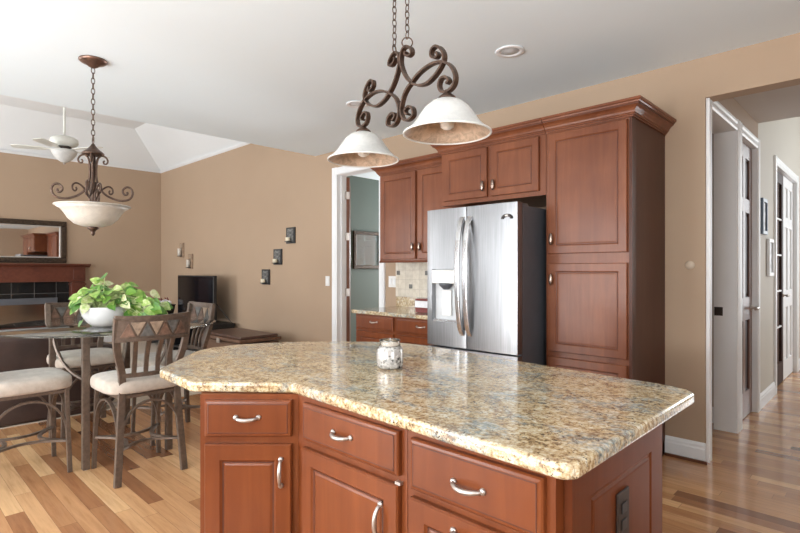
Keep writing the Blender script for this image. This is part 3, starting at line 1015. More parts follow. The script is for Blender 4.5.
# dispenser
d = MB().box(hl[0], hl[1], .048, .062, hl[2], hl[3]); ds = d.build('dispenser_recess', 'dispenser', ld)
MB().box(hl[0] + .004, hl[1] - .004, -.004, .045, 1.20, hl[3] - .004).build('dispenser_panel', 'plasticwhite', ld, bevel=.006)
sp = MB(); sp.T = Matrix.Translation(((hl[0] + hl[1]) / 2, .02, 1.185)); sp.lathe([(.055, .018), (.05, 0), (.03, -.02), (.018, -.03)], seg=20); sp.T = Matrix.Identity(4); sp.build('dispenser_chute', 'darkgrey', ld)
MB().box(hl[0] + .075, hl[1] - .085, .030, .048, .96, 1.15).build('dispenser_lever', 'plasticwhite', ld, bevel=.004)
MB().box(hl[0] + .170, hl[1] - .02, .035, .048, 1.02, 1.13).build('water_paddle', 'dispenser', ld, bevel=.004)
MB().box(hl[0], hl[1], .012, .05, hl[2], hl[2] + .018).build('drip_tray', 'steelplain', ld)
# handles
for s, dd in ((-1, ld), (1, rd)):
    pts = []
    xh = SPL + s * .034
    for k in range(21):
        t = -1 + 2 * k / 20
        out = .068 * max(0, 1 - t * t) ** .55 + .004
        pts.append((xh + s * .0, .012 - out, 1.255 + t * .425))
    m = MB(); m.tube(pts, 1, flat=(.038, .018), up=(1, 0, 0)); m.build('handle', 'steelplain', dd, bevel=.005, seg=3)
m = MB(); m.tube([(-.30, .014, .66), (-.28, -.04, .66), (.28, -.04, .66), (.30, .014, .66)], .012, 10); m.build('handle', 'steelplain', fz)
MB().box(w2 - .12, w2 - .01, .02, .16, 1.7355, 1.75).build('hinge_cover', 'darkgrey', e)

# little bottle-opener-like magnet on the right door
e = thing('magnet', 'small dark arched metal magnet near the top of the right refrigerator door', 'magnet', (-1.874, FY + .002, 1.645))
m = MB(); pts = [(.034 * math.cos(R(a)), -.006, .022 * math.sin(R(a))) for a in range(-10, 200, 15)]
m.tube(pts, 1, flat=(.010, .016), up=(0, 1, 0)); m.build('arch', 'outlet', e, bevel=.002)
m = MB().box(-.012, .012, -.012, .004, .012, .026); m.build('crown_tab', 'nickel', e, bevel=.003)

# ================================================================ ISLAND
IY = 1.012
KX, KY = -1.460, 1.012
AL = math.atan2(.695, .718)
ud = Vector((math.cos(AL), math.sin(AL)))       # along angled face to the right
nd = Vector((-ud.y, ud.x))                      # into the island
LX, LY = KX - ud.x * .332, KY - ud.y * .332
BACK = 1.632
# angled end unit
e = thing('island_cabinet', 'angled end cabinet of the kitchen island with one drawer over one door, at left', 'cabinet', (LX, LY, 0), AL)
b = MB(); 
b.prism([(0, 0), (.332, 0), (.332 + .0, .30), (.332, .62), (-.05, .62), (-.16, .42), (0, .02)], .0, .879)
b.build('body', 'cherry_isl', e)
d = MB(); d.panel(.020, .312, .740, .862, -.02, DRAW, th=.019); d = d.build('drawer', 'cherry_isl', e); draw_bead(d, .020, .312, .740, .862); bow_pull(d, .165, .806, half=.038)
d = cab_door(e, .020, .312, .10, .715, mat='cherry_isl'); bow_pull(d, .278, .622, vertical=True, half=.044)
# middle unit
x0 = KX + .0005
e = thing('island_cabinet', 'middle island cabinet with a drawer above a door, between angled and end units', 'cabinet', (x0, IY, 0))
b = MB(); b.prism([(0, 0), (.508, 0), (.508, BACK - IY), (0, BACK - IY)], 0, .879); b.build('body', 'cherry_isl', e)
d = MB(); d.panel(.045, .487, .740, .862, -.02, DRAW, th=.019); d = d.build('drawer', 'cherry_isl', e); draw_bead(d, .045, .487, .740, .862); bow_pull(d, .256, .803, half=.041)
d = cab_door(e, .045, .487, .10, .715, mat='cherry_isl'); bow_pull(d, .425, .60, vertical=True, half=.048)
m = MB().box(.474, .493, -.014, -.001, .716, .724); m.build('hinge', 'nickel', e)
# right unit
x1 = x0 + .510
e = thing('island_cabinet', 'right island drawer cabinet with panelled end facing the hallway', 'cabinet', (x1, IY, 0))
W_ = -.500 - x1
b = MB().box(0, W_ - .02, 0, BACK - IY, 0, .879); b.build('body', 'cherry_isl', e)
d = MB(); d.panel(.022, W_ - .042, .722, .856, -.02, DRAW, th=.019); d = d.build('drawer', 'cherry_isl', e); draw_bead(d, .022, W_ - .042, .722, .856); bow_pull(d, W_ / 2 - .010, .785, half=.043)
d = cab_door(e, .022, W_ - .042, .40, .700, name='drawer', mat='cherry_isl'); bow_pull(d, W_ / 2 - .010, .665, half=.043)
d = cab_door(e, .022, W_ - .042, .10, .382, name='drawer', mat='cherry_isl'); bow_pull(d, W_ / 2 - .02, .35, half=.050)
# end panel, facing +x
ep = MB(); T = Matrix.Translation((W_ - .02, 0, 0)) @ Matrix.Rotation(R(90), 4, 'Z')
ep.T = T
ep.panel(.035, BACK - IY, 0, .879, -.02, [(0, .0), (.092, 0), (.096, .005), (.104, .006), (.108, .001), (.112, 0)], th=.019)
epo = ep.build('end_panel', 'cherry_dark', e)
be = MB(); be.T = T
z0b, z1b, ya, yb = .098, .781, .035 + .098, BACK - IY - .098
for q in ((ya, yb, z0b, z0b + .005), (ya, yb, z1b - .005, z1b), (ya, ya + .005, z0b, z1b), (yb - .005, yb, z0b, z1b)):
    be.box(q[0], q[1], -.0155, -.0142, q[2], q[3])
be.build('routed_bead', 'cherry_isl', epo)
# outlet
e = thing('electrical_outlet', 'dark bronze electrical outlet on the end panel of the island', 'outlet', (-.499, 1.317, .685), R(90))
MB().box(-.038, .038, -.006, 0, -.06, .062).build('cover_plate', 'outlet', e, bevel=.003)
for z in (-.021, .021):
    MB().box(-.017, .017, -.0085, -.006, z - .013, z + .013).build('socket', 'black', e, bevel=.003)

# granite top
top = [(-.470, .962), (-.456, .985), (-.456, 1.80), (-.485, 1.84), (-.56, 1.868), (-1.04, 1.905), (-1.45, 1.96), (-1.74, 1.985), (-1.88, 1.965), (-2.03, 1.89), (-2.17, 1.775), (-2.31, 1.615), (-2.40, 1.47), (-2.452, 1.33), (-2.452, 1.18), (-2.40, 1.08), (-2.085, .795), (-2.05, .782), (-1.765, .768), (-1.742, .773), (-1.482, .998), (-1.45, 1.0), (-.49, .955)]
g = MB().prism(top, .880, .915)
o = g.build('island_countertop', 'granite', bevel=.010, seg=3)
tag(o, 'large polished gold and grey granite island countertop in the foreground', 'countertop')

# jar on the island
JX, JY = -1.435, 1.425
e = thing('candle_jar', 'silver crackle mosaic glass candle jar standing on the granite island', 'candle holder', (JX, JY, .915))
j = MB(); j.lathe([(.034, 0), (.048, .004), (.052, .015), (.053, .05), (.051, .075), (.045, .086), (.041, .088), (.046, .074), (.048, .05), (.047, .015), (.03, .008), (0.0001, .008)], seg=40); j.build('mosaic_body', 'jarmosaic', e)
j = MB(); j.lathe([(.042, .086), (.040, .100), (.041, .112), (.038, .112), (.037, .098), (.039, .086)], seg=40, closed=True); j.build('glass_rim', 'votiveglass', e)
j = MB(); j.lathe([(.034, .01), (.034, .10), (.0001, .104)], seg=24); j.tube([(0, 0, .10), (.002, 0, .118)], .0015, 6); j.build('candle', 'paper', e)

# ================================================================ PENDANT OVER ISLAND
FC = (-1.5165, 1.571, 1.80); FA = R(-9.0)
e = thing('pendant_light', 'two-shade scrolled bronze pendant light hanging on chains above the island', 'light', FC, FA)
A = [(0.0403, 0.4142), (0.0365, 0.4037), (0.0557, 0.3895), (0.0783, 0.3935), (0.0746, 0.4142), (0.0493, 0.4323), (0.0235, 0.4318), (0.0091, 0.4129), (0.0065, 0.374), (0.03, 0.3231), (0.0683, 0.2804), (0.1177, 0.2506), (0.1769, 0.2411), (0.2336, 0.2611), (0.2717, 0.2925), (0.2771, 0.323), (0.2555, 0.3555), (0.228, 0.3702), (0.2056, 0.3617), (0.2056, 0.3396), (0.228, 0.3249), (0.2446, 0.3303), (0.2358, 0.3442)]
B = [(0.0557, 0.1474), (0.0403, 0.1551), (0.0365, 0.1717), (0.062, 0.1786), (0.087, 0.163), (0.0895, 0.1354), (0.0557, 0.124), (0.0235, 0.1354), (0.0065, 0.1752), (0.0235, 0.2263), (0.0493, 0.2546), (0.0808, 0.2728), (0.1298, 0.2965), (0.1999, 0.3083), (0.2663, 0.2979), (0.3139, 0.2683), (0.3396, 0.2253), (0.3345, 0.1919), (0.3035, 0.176), (0.2663, 0.1828), (0.2501, 0.209), (0.2609, 0.2333), (0.2877, 0.2339), (0.3067, 0.2141), (0.293, 0.2074)]
for s in (1, -1):
    for P_ in (A, B):
        pts = smooth_pts([(s * x, 0, z) for x, z in P_], 4)
        m = MB(); m.tube(pts, 1, flat=(.022, .009), up=(0, 1, 0)); m.build('scroll_arm', 'bronze', e, bevel=.002)
    xs = s * .292
    m = MB(); m.lathe([(.0001, .185), (.010, .182), (.014, .170), (.030, .158), (.036, .150), (.034, .146), (.0001, .146)], (xs, 0, 0), 24); m.build('shade_cap', 'bronze', e)
    m = MB(); m.lathe([(.034, .146), (.060, .136), (.086, .114), (.108, .082), (.128, .052), (.152, .030), (.166, .020)], (xs, 0, 0), 48)
    m.f.pop(); m.f.pop(); m.sm.pop(); m.sm.pop()
    sh = m.build('glass_shade', 'alabaster', e)
    m = MB(); m.lathe([(.030, .142), (.058, .132), (.083, .110), (.105, .078), (.125, .048), (.149, .026), (.163, .017)], (xs, 0, 0), 48)
    m.f.pop(); m.f.pop(); m.sm.pop(); m.sm.pop()
    m.build('shade_lining', 'shade_in', sh, label='amber marbled inner surface')
    rp = [(xs + .1645 * math.cos(R(a)), .1645 * math.sin(R(a)), .018) for a in range(0, 360, 6)]
    m = MB().tube(rp, .0042, 8, closed=True); m.build('shade_rim', 'rimwhite', sh)
    m = MB(); m.lathe([(.013, .146), (.014, .09), (.023, .078), (.028, .058), (.025, .042), (.014, .034), (.0001, .032)], (xs, 0, 0), 20); m.build('bulb', 'bulb', e)
    # ring + chain
    m = MB(); m.T = Matrix.Translation((s * .045, 0, .450)) @ Matrix.Rotation(R(55 * s), 4, 'Z')
    m.tube([(.022 * math.cos(R(a)), 0, .022 * math.sin(R(a))) for a in range(0, 360, 20)], .0028, 6, closed=True); m.build('chain_ring', 'bronze', e)


def chain(mb, x, y, z0, z1, lw=.0095, lh=.017, r=.0022):
    n = max(2, int((z1 - z0) / (lh * 1.55))); st = (z1 - z0) / n
    for k in range(n):
        zc = z0 + (k + .5) * st; hh = st * .62
        pts = []
        for a in range(0, 360, 30):
            c, s_ = math.cos(R(a)), math.sin(R(a))
            px = lw * c * (1 if abs(c) < .9 else 1)
            pz = (hh) * s_ if abs(s_) > .3 else hh * s_
            pts.append((x + px, y, zc + pz) if k % 2 == 0 else (x, y + px, zc + pz))
        mb.tube(pts, r, 5, closed=True)
    return mb


for s in (1, -1):
    chain(MB(), s * .045, 0, .468, CH - 1.8 - .02).build('chain', 'bronze', e)
m = MB().box(-.09, .09, -.035, .035, CH - 1.8 - .025, CH - 1.8); m.build('canopy', 'bronze', e, bevel=.008, seg=3)

# ================================================================ DINING CHANDELIER
e = thing('chandelier', 'bronze scroll chandelier with upturned alabaster bowl over the dining table', 'light', (-3.95, 1.065, 0))
m = MB(); m.lathe([(.0001, CH), (.085, CH), (.088, CH - .008), (.075, CH - .020), (.045, CH - .032), (.030, CH - .045), (.012, CH - .055), (.0001, CH - .056)]); m.build('canopy', 'bronze_lt', e)
chain(MB(), 0, 0, 2.185, CH - .055, .011, .022, .0028).build('chain', 'bronze', e)
m = MB().tube([(.02 * math.cos(R(a)), 0, 2.185 + .026 * math.sin(R(a))) for a in range(0, 360, 20)], .003, 6, closed=True); m.build('chain_ring', 'bronze', e)
m = MB(); m.lathe([(.0001, 2.165), (.010, 2.16), (.018, 2.145), (.036, 2.125), (.056, 2.108), (.068, 2.098), (.068, 2.088), (.045, 2.080), (.0001, 2.078)]); m.build('hub', 'bronze', e)
m = MB(); m.lathe([(.012, 2.08), (.012, 1.62)], seg=14); m.lathe([(.0001, 1.90), (.02, 1.90), (.024, 1.86), (.015, 1.82), (.0001, 1.82)], seg=14); m.build('center_stem', 'bronze', e)
ARM = [(.060, 2.045), (.068, 2.050), (.074, 2.065), (.066, 2.082), (.050, 2.080), (.034, 2.062), (.024, 2.02), (.022, 1.96), (.030, 1.90), (.060, 1.842), (.105, 1.806), (.165, 1.785), (.215, 1.782), (.258, 1.795), (.280, 1.830), (.270, 1.866), (.240, 1.878), (.212, 1.860), (.210, 1.836), (.228, 1.822), (.242, 1.830), (.240, 1.845)]
SC = [(.026, 1.76), (.032, 1.79), (.060, 1.835), (.100, 1.870), (.140, 1.882), (.168, 1.868), (.172, 1.842), (.152, 1.828), (.138, 1.842), (.146, 1.855)]
HK = [(.045, 2.085), (.075, 2.083), (.098, 2.070), (.108, 2.048), (.098, 2.030), (.080, 2.030), (.076, 2.044), (.086, 2.050)]
for q in range(4):
    a = AL + R(22 + 90 * q); ca, sa = math.cos(a), math.sin(a)
    up = (-sa, ca, 0)
    m = MB().tube(smooth_pts([(r_ * .86 * ca, r_ * .86 * sa, z) for r_, z in ARM[4:]], 4), .0075, 8); m.tube(smooth_pts([(r_ * .82 * ca, r_ * .82 * sa, z) for r_, z in HK], 4), .006, 8)
    arm = m.build('scroll_arm', 'bronze', e)
    a += R(30); ca, sa = math.cos(a), math.sin(a)
    m = MB().tube(smooth_pts([(r_ * .74 * ca, r_ * .74 * sa, z) for r_, z in SC], 4), .006, 8); m.build('small_scroll', 'bronze', e)
m = MB(); m.lathe([(q_, 1.597 + (z_ - 1.593) * .80) for q_, z_ in [(.232, 1.768), (.228, 1.774), (.212, 1.764), (.185, 1.740), (.167, 1.710), (.144, 1.665), (.108, 1.622), (.063, 1.600), (.020, 1.594), (.0001, 1.593), (.0001, 1.587), (.020, 1.588), (.065, 1.593), (.112, 1.614), (.150, 1.660), (.173, 1.706), (.192, 1.736), (.217, 1.757)]], seg=56)
m.build('glass_bowl', 'alabaster_warm', e)
m = MB(); m.lathe([(.0001, 1.600), (.034, 1.592), (.036, 1.584), (.020, 1.572), (.012, 1.558), (.014, 1.548), (.006, 1.536), (.0001, 1.532)], seg=20); m.build('finial', 'bronze', e)

# ================================================================ CEILING FAN
FXc, FYc = -7.45, 1.69
e = thing('ceiling_fan', 'cream white ceiling fan with light bowl on a long rod in the far room', 'fan', (FXc, FYc, -.02))
m = MB(); m.lathe([(.0001, 3.74), (.07, 3.74), (.072, 3.72), (.045, 3.67), (.02, 3.65), (.0001, 3.65)]); m.build('canopy', 'fanwhite', e)
m = MB(); m.lathe([(.013, 3.66), (.013, 2.98)], seg=12); m.build('downrod', 'fanwhite', e)
m = MB(); m.lathe([(.0001, 2.99), (.05, 2.985), (.12, 2.965), (.15, 2.945), (.155, 2.90), (.14, 2.875), (.10, 2.86), (.06, 2.85), (.0001, 2.85)]); m.build('motor_housing', 'fanwhite', e)
m = MB(); m.lathe([(.075, 2.855), (.080, 2.845), (.080, 2.825), (.07, 2.815)]); m.build('vent_band', 'outlet', e)
m = MB(); m.lathe([(.0001, 2.815), (.13, 2.81), (.145, 2.80), (.13, 2.76), (.09, 2.70), (.04, 2.665), (.0001, 2.655)]); m.build('light_bowl', 'alabaster', e)
m = MB(); m.lathe([(.0001, 2.658), (.014, 2.655), (.014, 2.64), (.0001, 2.63)], seg=12); m.build('finial', 'nickel', e)
for k in range(5):
    m = MB(); m.T = Matrix.Rotation(R(72 * k + 30), 4, 'Z')
    m.box(.12, .24, -.02, .02, 2.812, 2.820)
    m.T = m.T @ Matrix.Translation((0, 0, 2.816)) @ Matrix.Rotation(R(7), 4, 'X')
    m.prism([(.20, -.045), (.28, -.055), (.50, -.062), (.54, -.045), (.55, 0), (.54, .045), (.50, .062), (.28, .055), (.20, .045)], -.004, .004)
    m.build('blade', 'fanwhite', e)

# recessed lights in the kitchen ceiling
def downlight(x, y, lab):
    e = thing('recessed_light', lab, 'light', (x, y, CH))
    m = MB(); m.lathe([(.062, -.001), (.090, -.001), (.095, -.004), (.090, -.008), (.068, -.007), (.062, -.004)], seg=40, closed=True); m.build('trim_ring', 'trim', e)
    m = MB(); m.lathe([(.0001, -.0005), (.062, -.0005), (.062, -.003), (.045, -.003), (.03, -.010), (.0001, -.013)], seg=32); m.build('lamp', 'dispenser', e)


downlight(-1.825, 2.921, 'round white recessed ceiling light above the refrigerator')
downlight(-3.357, 2.934, 'round recessed ceiling light partly behind the pendant scrolls')

# ================================================================ DINING TABLE
TX, TY = -4.23, 1.245
e = thing('dining_table', 'round glass-topped dining table with taupe metal legs', 'table', (TX, TY, 0))
m = MB(); m.lathe([(.0001, .888), (.742, .888), (.750, .892), (.750, .896), (.742, .900), (.0001, .900)], seg=96); m.build('glass_top', 'glass', e)
for sx, sy in ((1, 1), (1, -1), (-1, 1), (-1, -1)):
    x, y = sx * .435, sy * .265
    m = MB().box(x - .021, x + .021, y - .021, y + .021, .004, .884)
    lg = m.build('leg', 'iron', e, bevel=.003)
    MB().lathe([(.012, 0), (.012, .006)], (x, y, 0), 12).build('foot_pad', 'plasticwhite', lg)
    pts = smooth_pts([(x, y, .86), (x * .93, y * .93, .70), (x * .72, y * .72, .55), (x * .4, y * .4, .47), (0, 0, .45)], 5)
    MB().tube(pts, 1, flat=(.026, .014), up=(sy, -sx, 0)).build('curved_brace', 'iron', e)
m = MB(); m.tube([(.505 * math.cos(R(a)), .505 * math.sin(R(a)), .874) for a in range(0, 360, 6)], .010, 8, closed=True); m.build('top_ring', 'iron', e)

# ================================================================ CHAIRS
def make_chair():
    """faces +y; rear posts at -y; counter-height, slate triangles in the top rail"""
    e = thing('dining_chair', '', 'chair', (0, 0, 0), 0, 'dining chairs around the glass table')
    # front legs
    for s in (-1, 1):
        m = MB(); m.tube([(s * .205, .215, 0), (s * .198, .205, .30), (s * .192, .200, .555)], 1, flat=(.026, .026), up=(1, 0, 0)); m.build('leg', 'iron', e, bevel=.003)
    # rear legs run up into posts: pinched at the seat, splayed at the top
    for s in (-1, 1):
        P_ = smooth_pts([(s * .200, -.225, 0), (s * .180, -.205, .30), (s * .165, -.190, .56), (s * .168, -.195, .68), (s * .196, -.215, .79), (s * .208, -.232, .88), (s * .208, -.250, 1.015)], 4)
        m = MB(); m.tube(P_, 1, flat=(.040, .030), up=(1, 0, 0)); m.build('leg', 'iron', e, bevel=.003)
    # seat
    m = MB(); pts = []
    n = 28
    def outline(a, k):
        ex = .5
        c, s_ = math.cos(a), math.sin(a)
        return (math.copysign(abs(c) ** ex, c) * (.250 + (.015 * (s_ > 0) * s_)) * k, math.copysign(abs(s_) ** ex, s_) * .240 * k)
    prof = [(.92, .540), (.985, .546), (1.0, .575), (.99, .608), (.93, .625), (.65, .634), (.30, .637)]
    v = []; f = []
    for k, z in prof:
        for i in range(n):
            x, y = outline(2 * math.pi * (i + .5) / n, k); v.append((x, y + .01, z))
    for j in range(len(prof) - 1):
        for i in range(n):
            i2 = (i + 1) % n; f.append((j * n + i, j * n + i2, (j + 1) * n + i2, (j + 1) * n + i))
    f.append(tuple(reversed(range(n)))); f.append(tuple(range((len(prof) - 1) * n, len(prof) * n)))
    m.add(v, f, True); m.build('seat_cushion', 'fabric', e, sub=1)
    m = MB()
    for a, b_ in (((-.19, .20), (.19, .20)), ((-.19, .20), (-.168, -.19)), ((.19, .20), (.168, -.19)), ((-.168, -.19), (.168, -.19))):
        m.tube([(a[0], a[1], .525), (b_[0], b_[1], .525)], 1, flat=(.02, .024), up=(0, 0, 1))
    m.build('seat_frame', 'iron', e)
    # top rail, slightly bowed back, thick
    def bowy(x): return -.045 * (1 - (x / .23) ** 2) - .236
    m = MB()
    xs = [-.222 + .444 * k / 10 for k in range(11)]
    for (za, zb, yo) in ((.868, .886, 0), (1.000, 1.022, 0)):
        v = []; f = []
        for x in xs:
            for (dy, z) in ((-.012, za), (.012, za), (.012, zb), (-.012, zb)):
                v.append((x, bowy(x) + dy - (z - .87) * .10, z + (.008 * (x / .23) ** 2 if zb > 1 else 0)))
        for i in range(10):
            for k in range(4):
                f.append((i * 4 + k, i * 4 + (k + 1) % 4, i * 4 + 4 + (k + 1) % 4, i * 4 + 4 + k))
        f += [(3, 2, 1, 0), (40, 41, 42, 43)]
        m.add(v, f)
    # backing plate with the tiles set in
    v = []; f = []
    for x in xs:
        for (dy, z) in ((-.006, .886), (.006, .886), (.006, 1.002), (-.006, 1.002)):
            v.append((x, bowy(x) + dy - (z - .87) * .10, z))
    for i in range(10):
        for k in range(4):
            f.append((i * 4 + k, i * 4 + (k + 1) % 4, i * 4 + 4 + (k + 1) % 4, i * 4 + 4 + k))
    m.add(v, f)
    rail = m.build('top_rail', 'iron', e)
    # triangles, both faces
    mats = ['slate_rust', 'slate_tan', 'slate_grey', 'slate_tan', 'slate_rust', 'slate_grey', 'slate_rust']
    for k in range(7):
        xc = -.156 + .052 * k; upw = k % 2 == 0
        hw, z0, z1 = .047, .893, .990
        if upw: tri = [(xc - hw, z0), (xc + hw, z0), (xc, z1)]
        else: tri = [(xc - hw, z1), (xc, z0), (xc + hw, z1)]
        cx = sum(p[0] for p in tri) / 3; cz = sum(p[1] for p in tri) / 3
        tri = [(cx + (x - cx) * .84, cz + (z - cz) * .84) for x, z in tri]
        v = []
        for yo in (-.010, .010):
            for x, z in tri: v.append((x, bowy(x) + yo - (z - .87) * .10, z))
        MB().add(v, [(0, 1, 2), (5, 4, 3), (0, 3, 4, 1), (1, 4, 5, 2), (2, 5, 3, 0)]).build('slate_tile', mats[k], rail, label='triangular slate inlay')
    # lower crossbar
    m = MB(); m.tube([(-.168, -.200, .655), (0, -.222, .655), (.168, -.200, .655)], 1, flat=(.026, .018), up=(0, 0, 1)); m.build('crossbar', 'iron', e)
    # slats
    for x0_, x1_ in ((-.105, -.112), (-.035, -.038), (.035, .038), (.105, .112)):
        P_ = smooth_pts([(x0_, -.214, .655), ((x0_ * .98), -.228, .76), (x1_, bowy(x1_), .875)], 4)
        m = MB(); m.tube(P_, 1, flat=(.026, .012), up=(1, 0, 0)); m.build('slat', 'iron', e)
    # arches and bowed stretchers
    def arch(a, b_, z0, z1):
        P_ = []
        for k in range(17):
            t = k / 16; an = math.pi * t
            q = .5 - .5 * math.cos(an)
            P_.append((a[0] + (b_[0] - a[0]) * q, a[1] + (b_[1] - a[1]) * q, z0 + (z1 - z0) * math.sin(an) ** .8))
        return P_
    fl, fr_, rl, rr = (-.198, .205), (.198, .205), (-.185, -.205), (.185, -.205)
    for a, b_ in ((fl, rl), (fr_, rr), (fl, fr_), (rl, rr)):
        m = MB(); m.tube(arch(a, b_, .20, .485), 1, flat=(.013, .022), up=(0, 0, 1)); m.build('arched_brace', 'iron', e)
    for a, b_, c_ in ((fl, rl, (-.02, 0)), (fr_, rr, (.02, 0)), (fl, fr_, (0, -.0)), (rl, rr, (0, .0))):
        P_ = []
        for k in range(13):
            t = k / 12; q = math.sin(math.pi * t)
            x = a[0] + (b_[0] - a[0]) * t; y = a[1] + (b_[1] - a[1]) * t
            f_ = 1 - .55 * q
            P_.append((x * f_ if abs(a[0] - b_[0]) < .1 else x, y * f_ if abs(a[1] - b_[1]) < .1 else y, .205))
        m = MB(); m.tube(P_, 1, flat=(.014, .022), up=(0, 0, 1)); m.build('stretcher', 'iron', e)
    return e


ch = make_chair()
CH_SPOTS = [((-3.575, 1.232), R(90), 'taupe metal dining chair with its back to the camera, nearest the kitchen island'),
            ((-4.035, .685), R(0), 'dining chair cut off by left edge of the photo, beige seat in front of table'),
            ((-4.80, 1.235), R(-90), 'dining chair on the far side of the glass table, slate back behind the plant'),
            ((-4.17, 1.675), R(180), 'dining chair between the potted plant and the brown chest, partly behind the nearest chair')]
for i, ((x, y), rz, lab) in enumerate(CH_SPOTS):
    c = ch if i == 0 else copy_tree(ch)
    c.location = (x, y, 0); c.rotation_euler = (0, 0, rz); c['label'] = lab

# ================================================================ PLANT
PX_, PYY = -4.09, 1.175
e = thing('potted_plant', 'variegated green trailing houseplant in a round white bowl on the glass table', 'plant', (PX_, PYY, .900))
m = MB(); m.lathe([(.055, 0), (.075, .002), (.110, .030), (.140, .075), (.155, .125), (.158, .140), (.152, .140), (.148, .125), (.132, .078), (.10, .035), (.0001, .02)], seg=48); m.build('bowl', 'bowlwhite', e)
m = MB(); m.lathe([(.0001, .126), (.08, .124), (.146, .120)], seg=24); m.build('soil', 'soil', e)


def leaf(mb, base, d, up, L_, id_):
    d = Vector(d).normalized(); up = Vector(up); up = (up - d * up.dot(d)).normalized(); side = d.cross(up)
    pr = [(0, 0), (.10, .30), (.30, .42), (.55, .36), (.80, .18), (1.0, 0)]
    v = []; f = []
    for i, (t, w_) in enumerate(pr):
        droop = -.22 * t * t * L_
        c = Vector(base) + d * (t * L_) + up * droop
        v += [c + side * (w_ * L_) + up * (w_ * .22 * L_), c, c - side * (w_ * L_) + up * (w_ * .22 * L_)]
    for i in range(len(pr) - 1):
        a = i * 3
        f += [(a, a + 1, a + 4, a + 3), (a + 1, a + 2, a + 5, a + 4)]
    mb.cur = id_
    mb.add(v, f, True); mb.cur = 0.0


rt = Vector((.718, .695, 0)); fd = Vector((-.695, .718, 0)); zz = Vector((0, 0, 1))
fol = MB(); stm = MB()
rnd = random.Random(11)
def stem_leaf(tip, L_, aim=None):
    root = Vector((rnd.uniform(-.08, .08), rnd.uniform(-.08, .08), .125))
    mid = (root + tip) / 2 + zz * .05
    P_ = smooth_pts([root, mid, tip], 4)
    stm.tube(P_, .0025, 5)
    d = (tip - root); d.z *= .3; d = d.normalized() + Vector((rnd.uniform(-.5, .5), rnd.uniform(-.5, .5), rnd.uniform(-.5, .25)))
    d.z -= .35
    leaf(fol, tip, d, zz * .75 - fd * rnd.uniform(.4, 1.3) + rt * rnd.uniform(-.4, .4), L_ * .98, rnd.uniform(.05, 1))
# main dome over the bowl
for k in range(150):
    a = rnd.uniform(0, 2 * math.pi); r_ = .165 * math.sqrt(rnd.random()) + .02
    c = rt * (math.cos(a) * r_ * 1.05 + .02) + fd * (math.sin(a) * r_ + .03)
    z = .165 + .165 * rnd.random() * (1 - (r_ / .26) ** 2)
    stem_leaf(c + zz * z, rnd.uniform(.055, .095))
# right trailing lobe
for k in range(120):
    t = rnd.random()
    c = rt * (.15 + .22 * t) + fd * rnd.uniform(-.05, .12) + zz * (.11 + .11 * (1 - t) * rnd.random() + rnd.uniform(-.06, .05))
    stem_leaf(c, rnd.uniform(.05, .085))
# left spill and front spill
for k in range(9):
    c = -rt * rnd.uniform(.12, .16) + fd * rnd.uniform(-.1, .1) + zz * rnd.uniform(.02, .17)
    stem_leaf(c, rnd.uniform(.055, .09))
stem_leaf(rt * .02 + zz * .345 - fd * .03, .11); stem_leaf(-rt * .17 + zz * .17, .10); stem_leaf(-rt * .15 + zz * .20 - fd * .05, .10)
stem_leaf(rt * .30 + zz * .24 + fd * .05, .09)
fo = fol.build('foliage', 'leaf', e, kind=None); stm.build('stems', 'stem', e)

# ================================================================ GREAT ROOM
# fireplace surround
e = thing('fireplace_mantel', 'red-brown wooden mantel and surround on the far wall below the mirror', 'fireplace', (GX + .002, 1.27, 0), R(90))
# local: x along +Y world, front faces -y local = +X world
hw_ = 1.31
m = MB(); m.box(-hw_ + .0, hw_, -.25, 0, .014, 1.10) if False else None
def pil(x):
    p = MB().box(x - .10, x + .10, -.20, 0, .007, 1.10); p.box(x - .115, x + .115, -.215, 0, .007, .17); p.box(x - .115, x + .115, -.215, 0, 1.045, 1.075); return p
for s in (-1, 1): pil(s * 1.205).build('pilaster', 'mahog', e, bevel=.004)
MB().box(-hw_, hw_, -.20, 0, 1.105, 1.345).build('frieze_board', 'mahog', e, bevel=.003)
for s in (-1, 1): MB().box(s * 1.205 - .075, s * 1.205 + .075, -.215, -.20, 1.14, 1.31).build('frieze_block', 'mahog', e, bevel=.004)
m = MB().extr([(0, 1.345), (-.215, 1.345), (-.225, 1.355), (-.24, 1.365), (-.27, 1.378), (-.29, 1.385), (-.29, 1.405), (0, 1.405)], 'x', -hw_ - .06, hw_ + .06); m.build('mantel_shelf', 'mahog', e)
m = MB().box(-1.10, -.93, -.05, 0, .014, 1.10); m.box(.93, 1.10, -.05, 0, .014, 1.10); m.box(-.93, .93, -.05, 0, .84, 1.10)
m.build('tile_surround', 'fptile', e)
m = MB().box(-.93, -.88, -.065, -.002, .014, .84); m.box(.88, .93, -.065, -.002, .014, .84); m.box(-.88, .88, -.065, -.002, .74, .84); m.box(-.88, .88, -.065, -.002, .014, .10)
m.build('firebox_frame', 'darkgrey', e)
m = MB().box(-.88, .88, -.045, -.035, .10, .74); m.build('firebox_glass', mirror_mat('smoked_firebox_glass', (.45, .42, .38), .12), e)

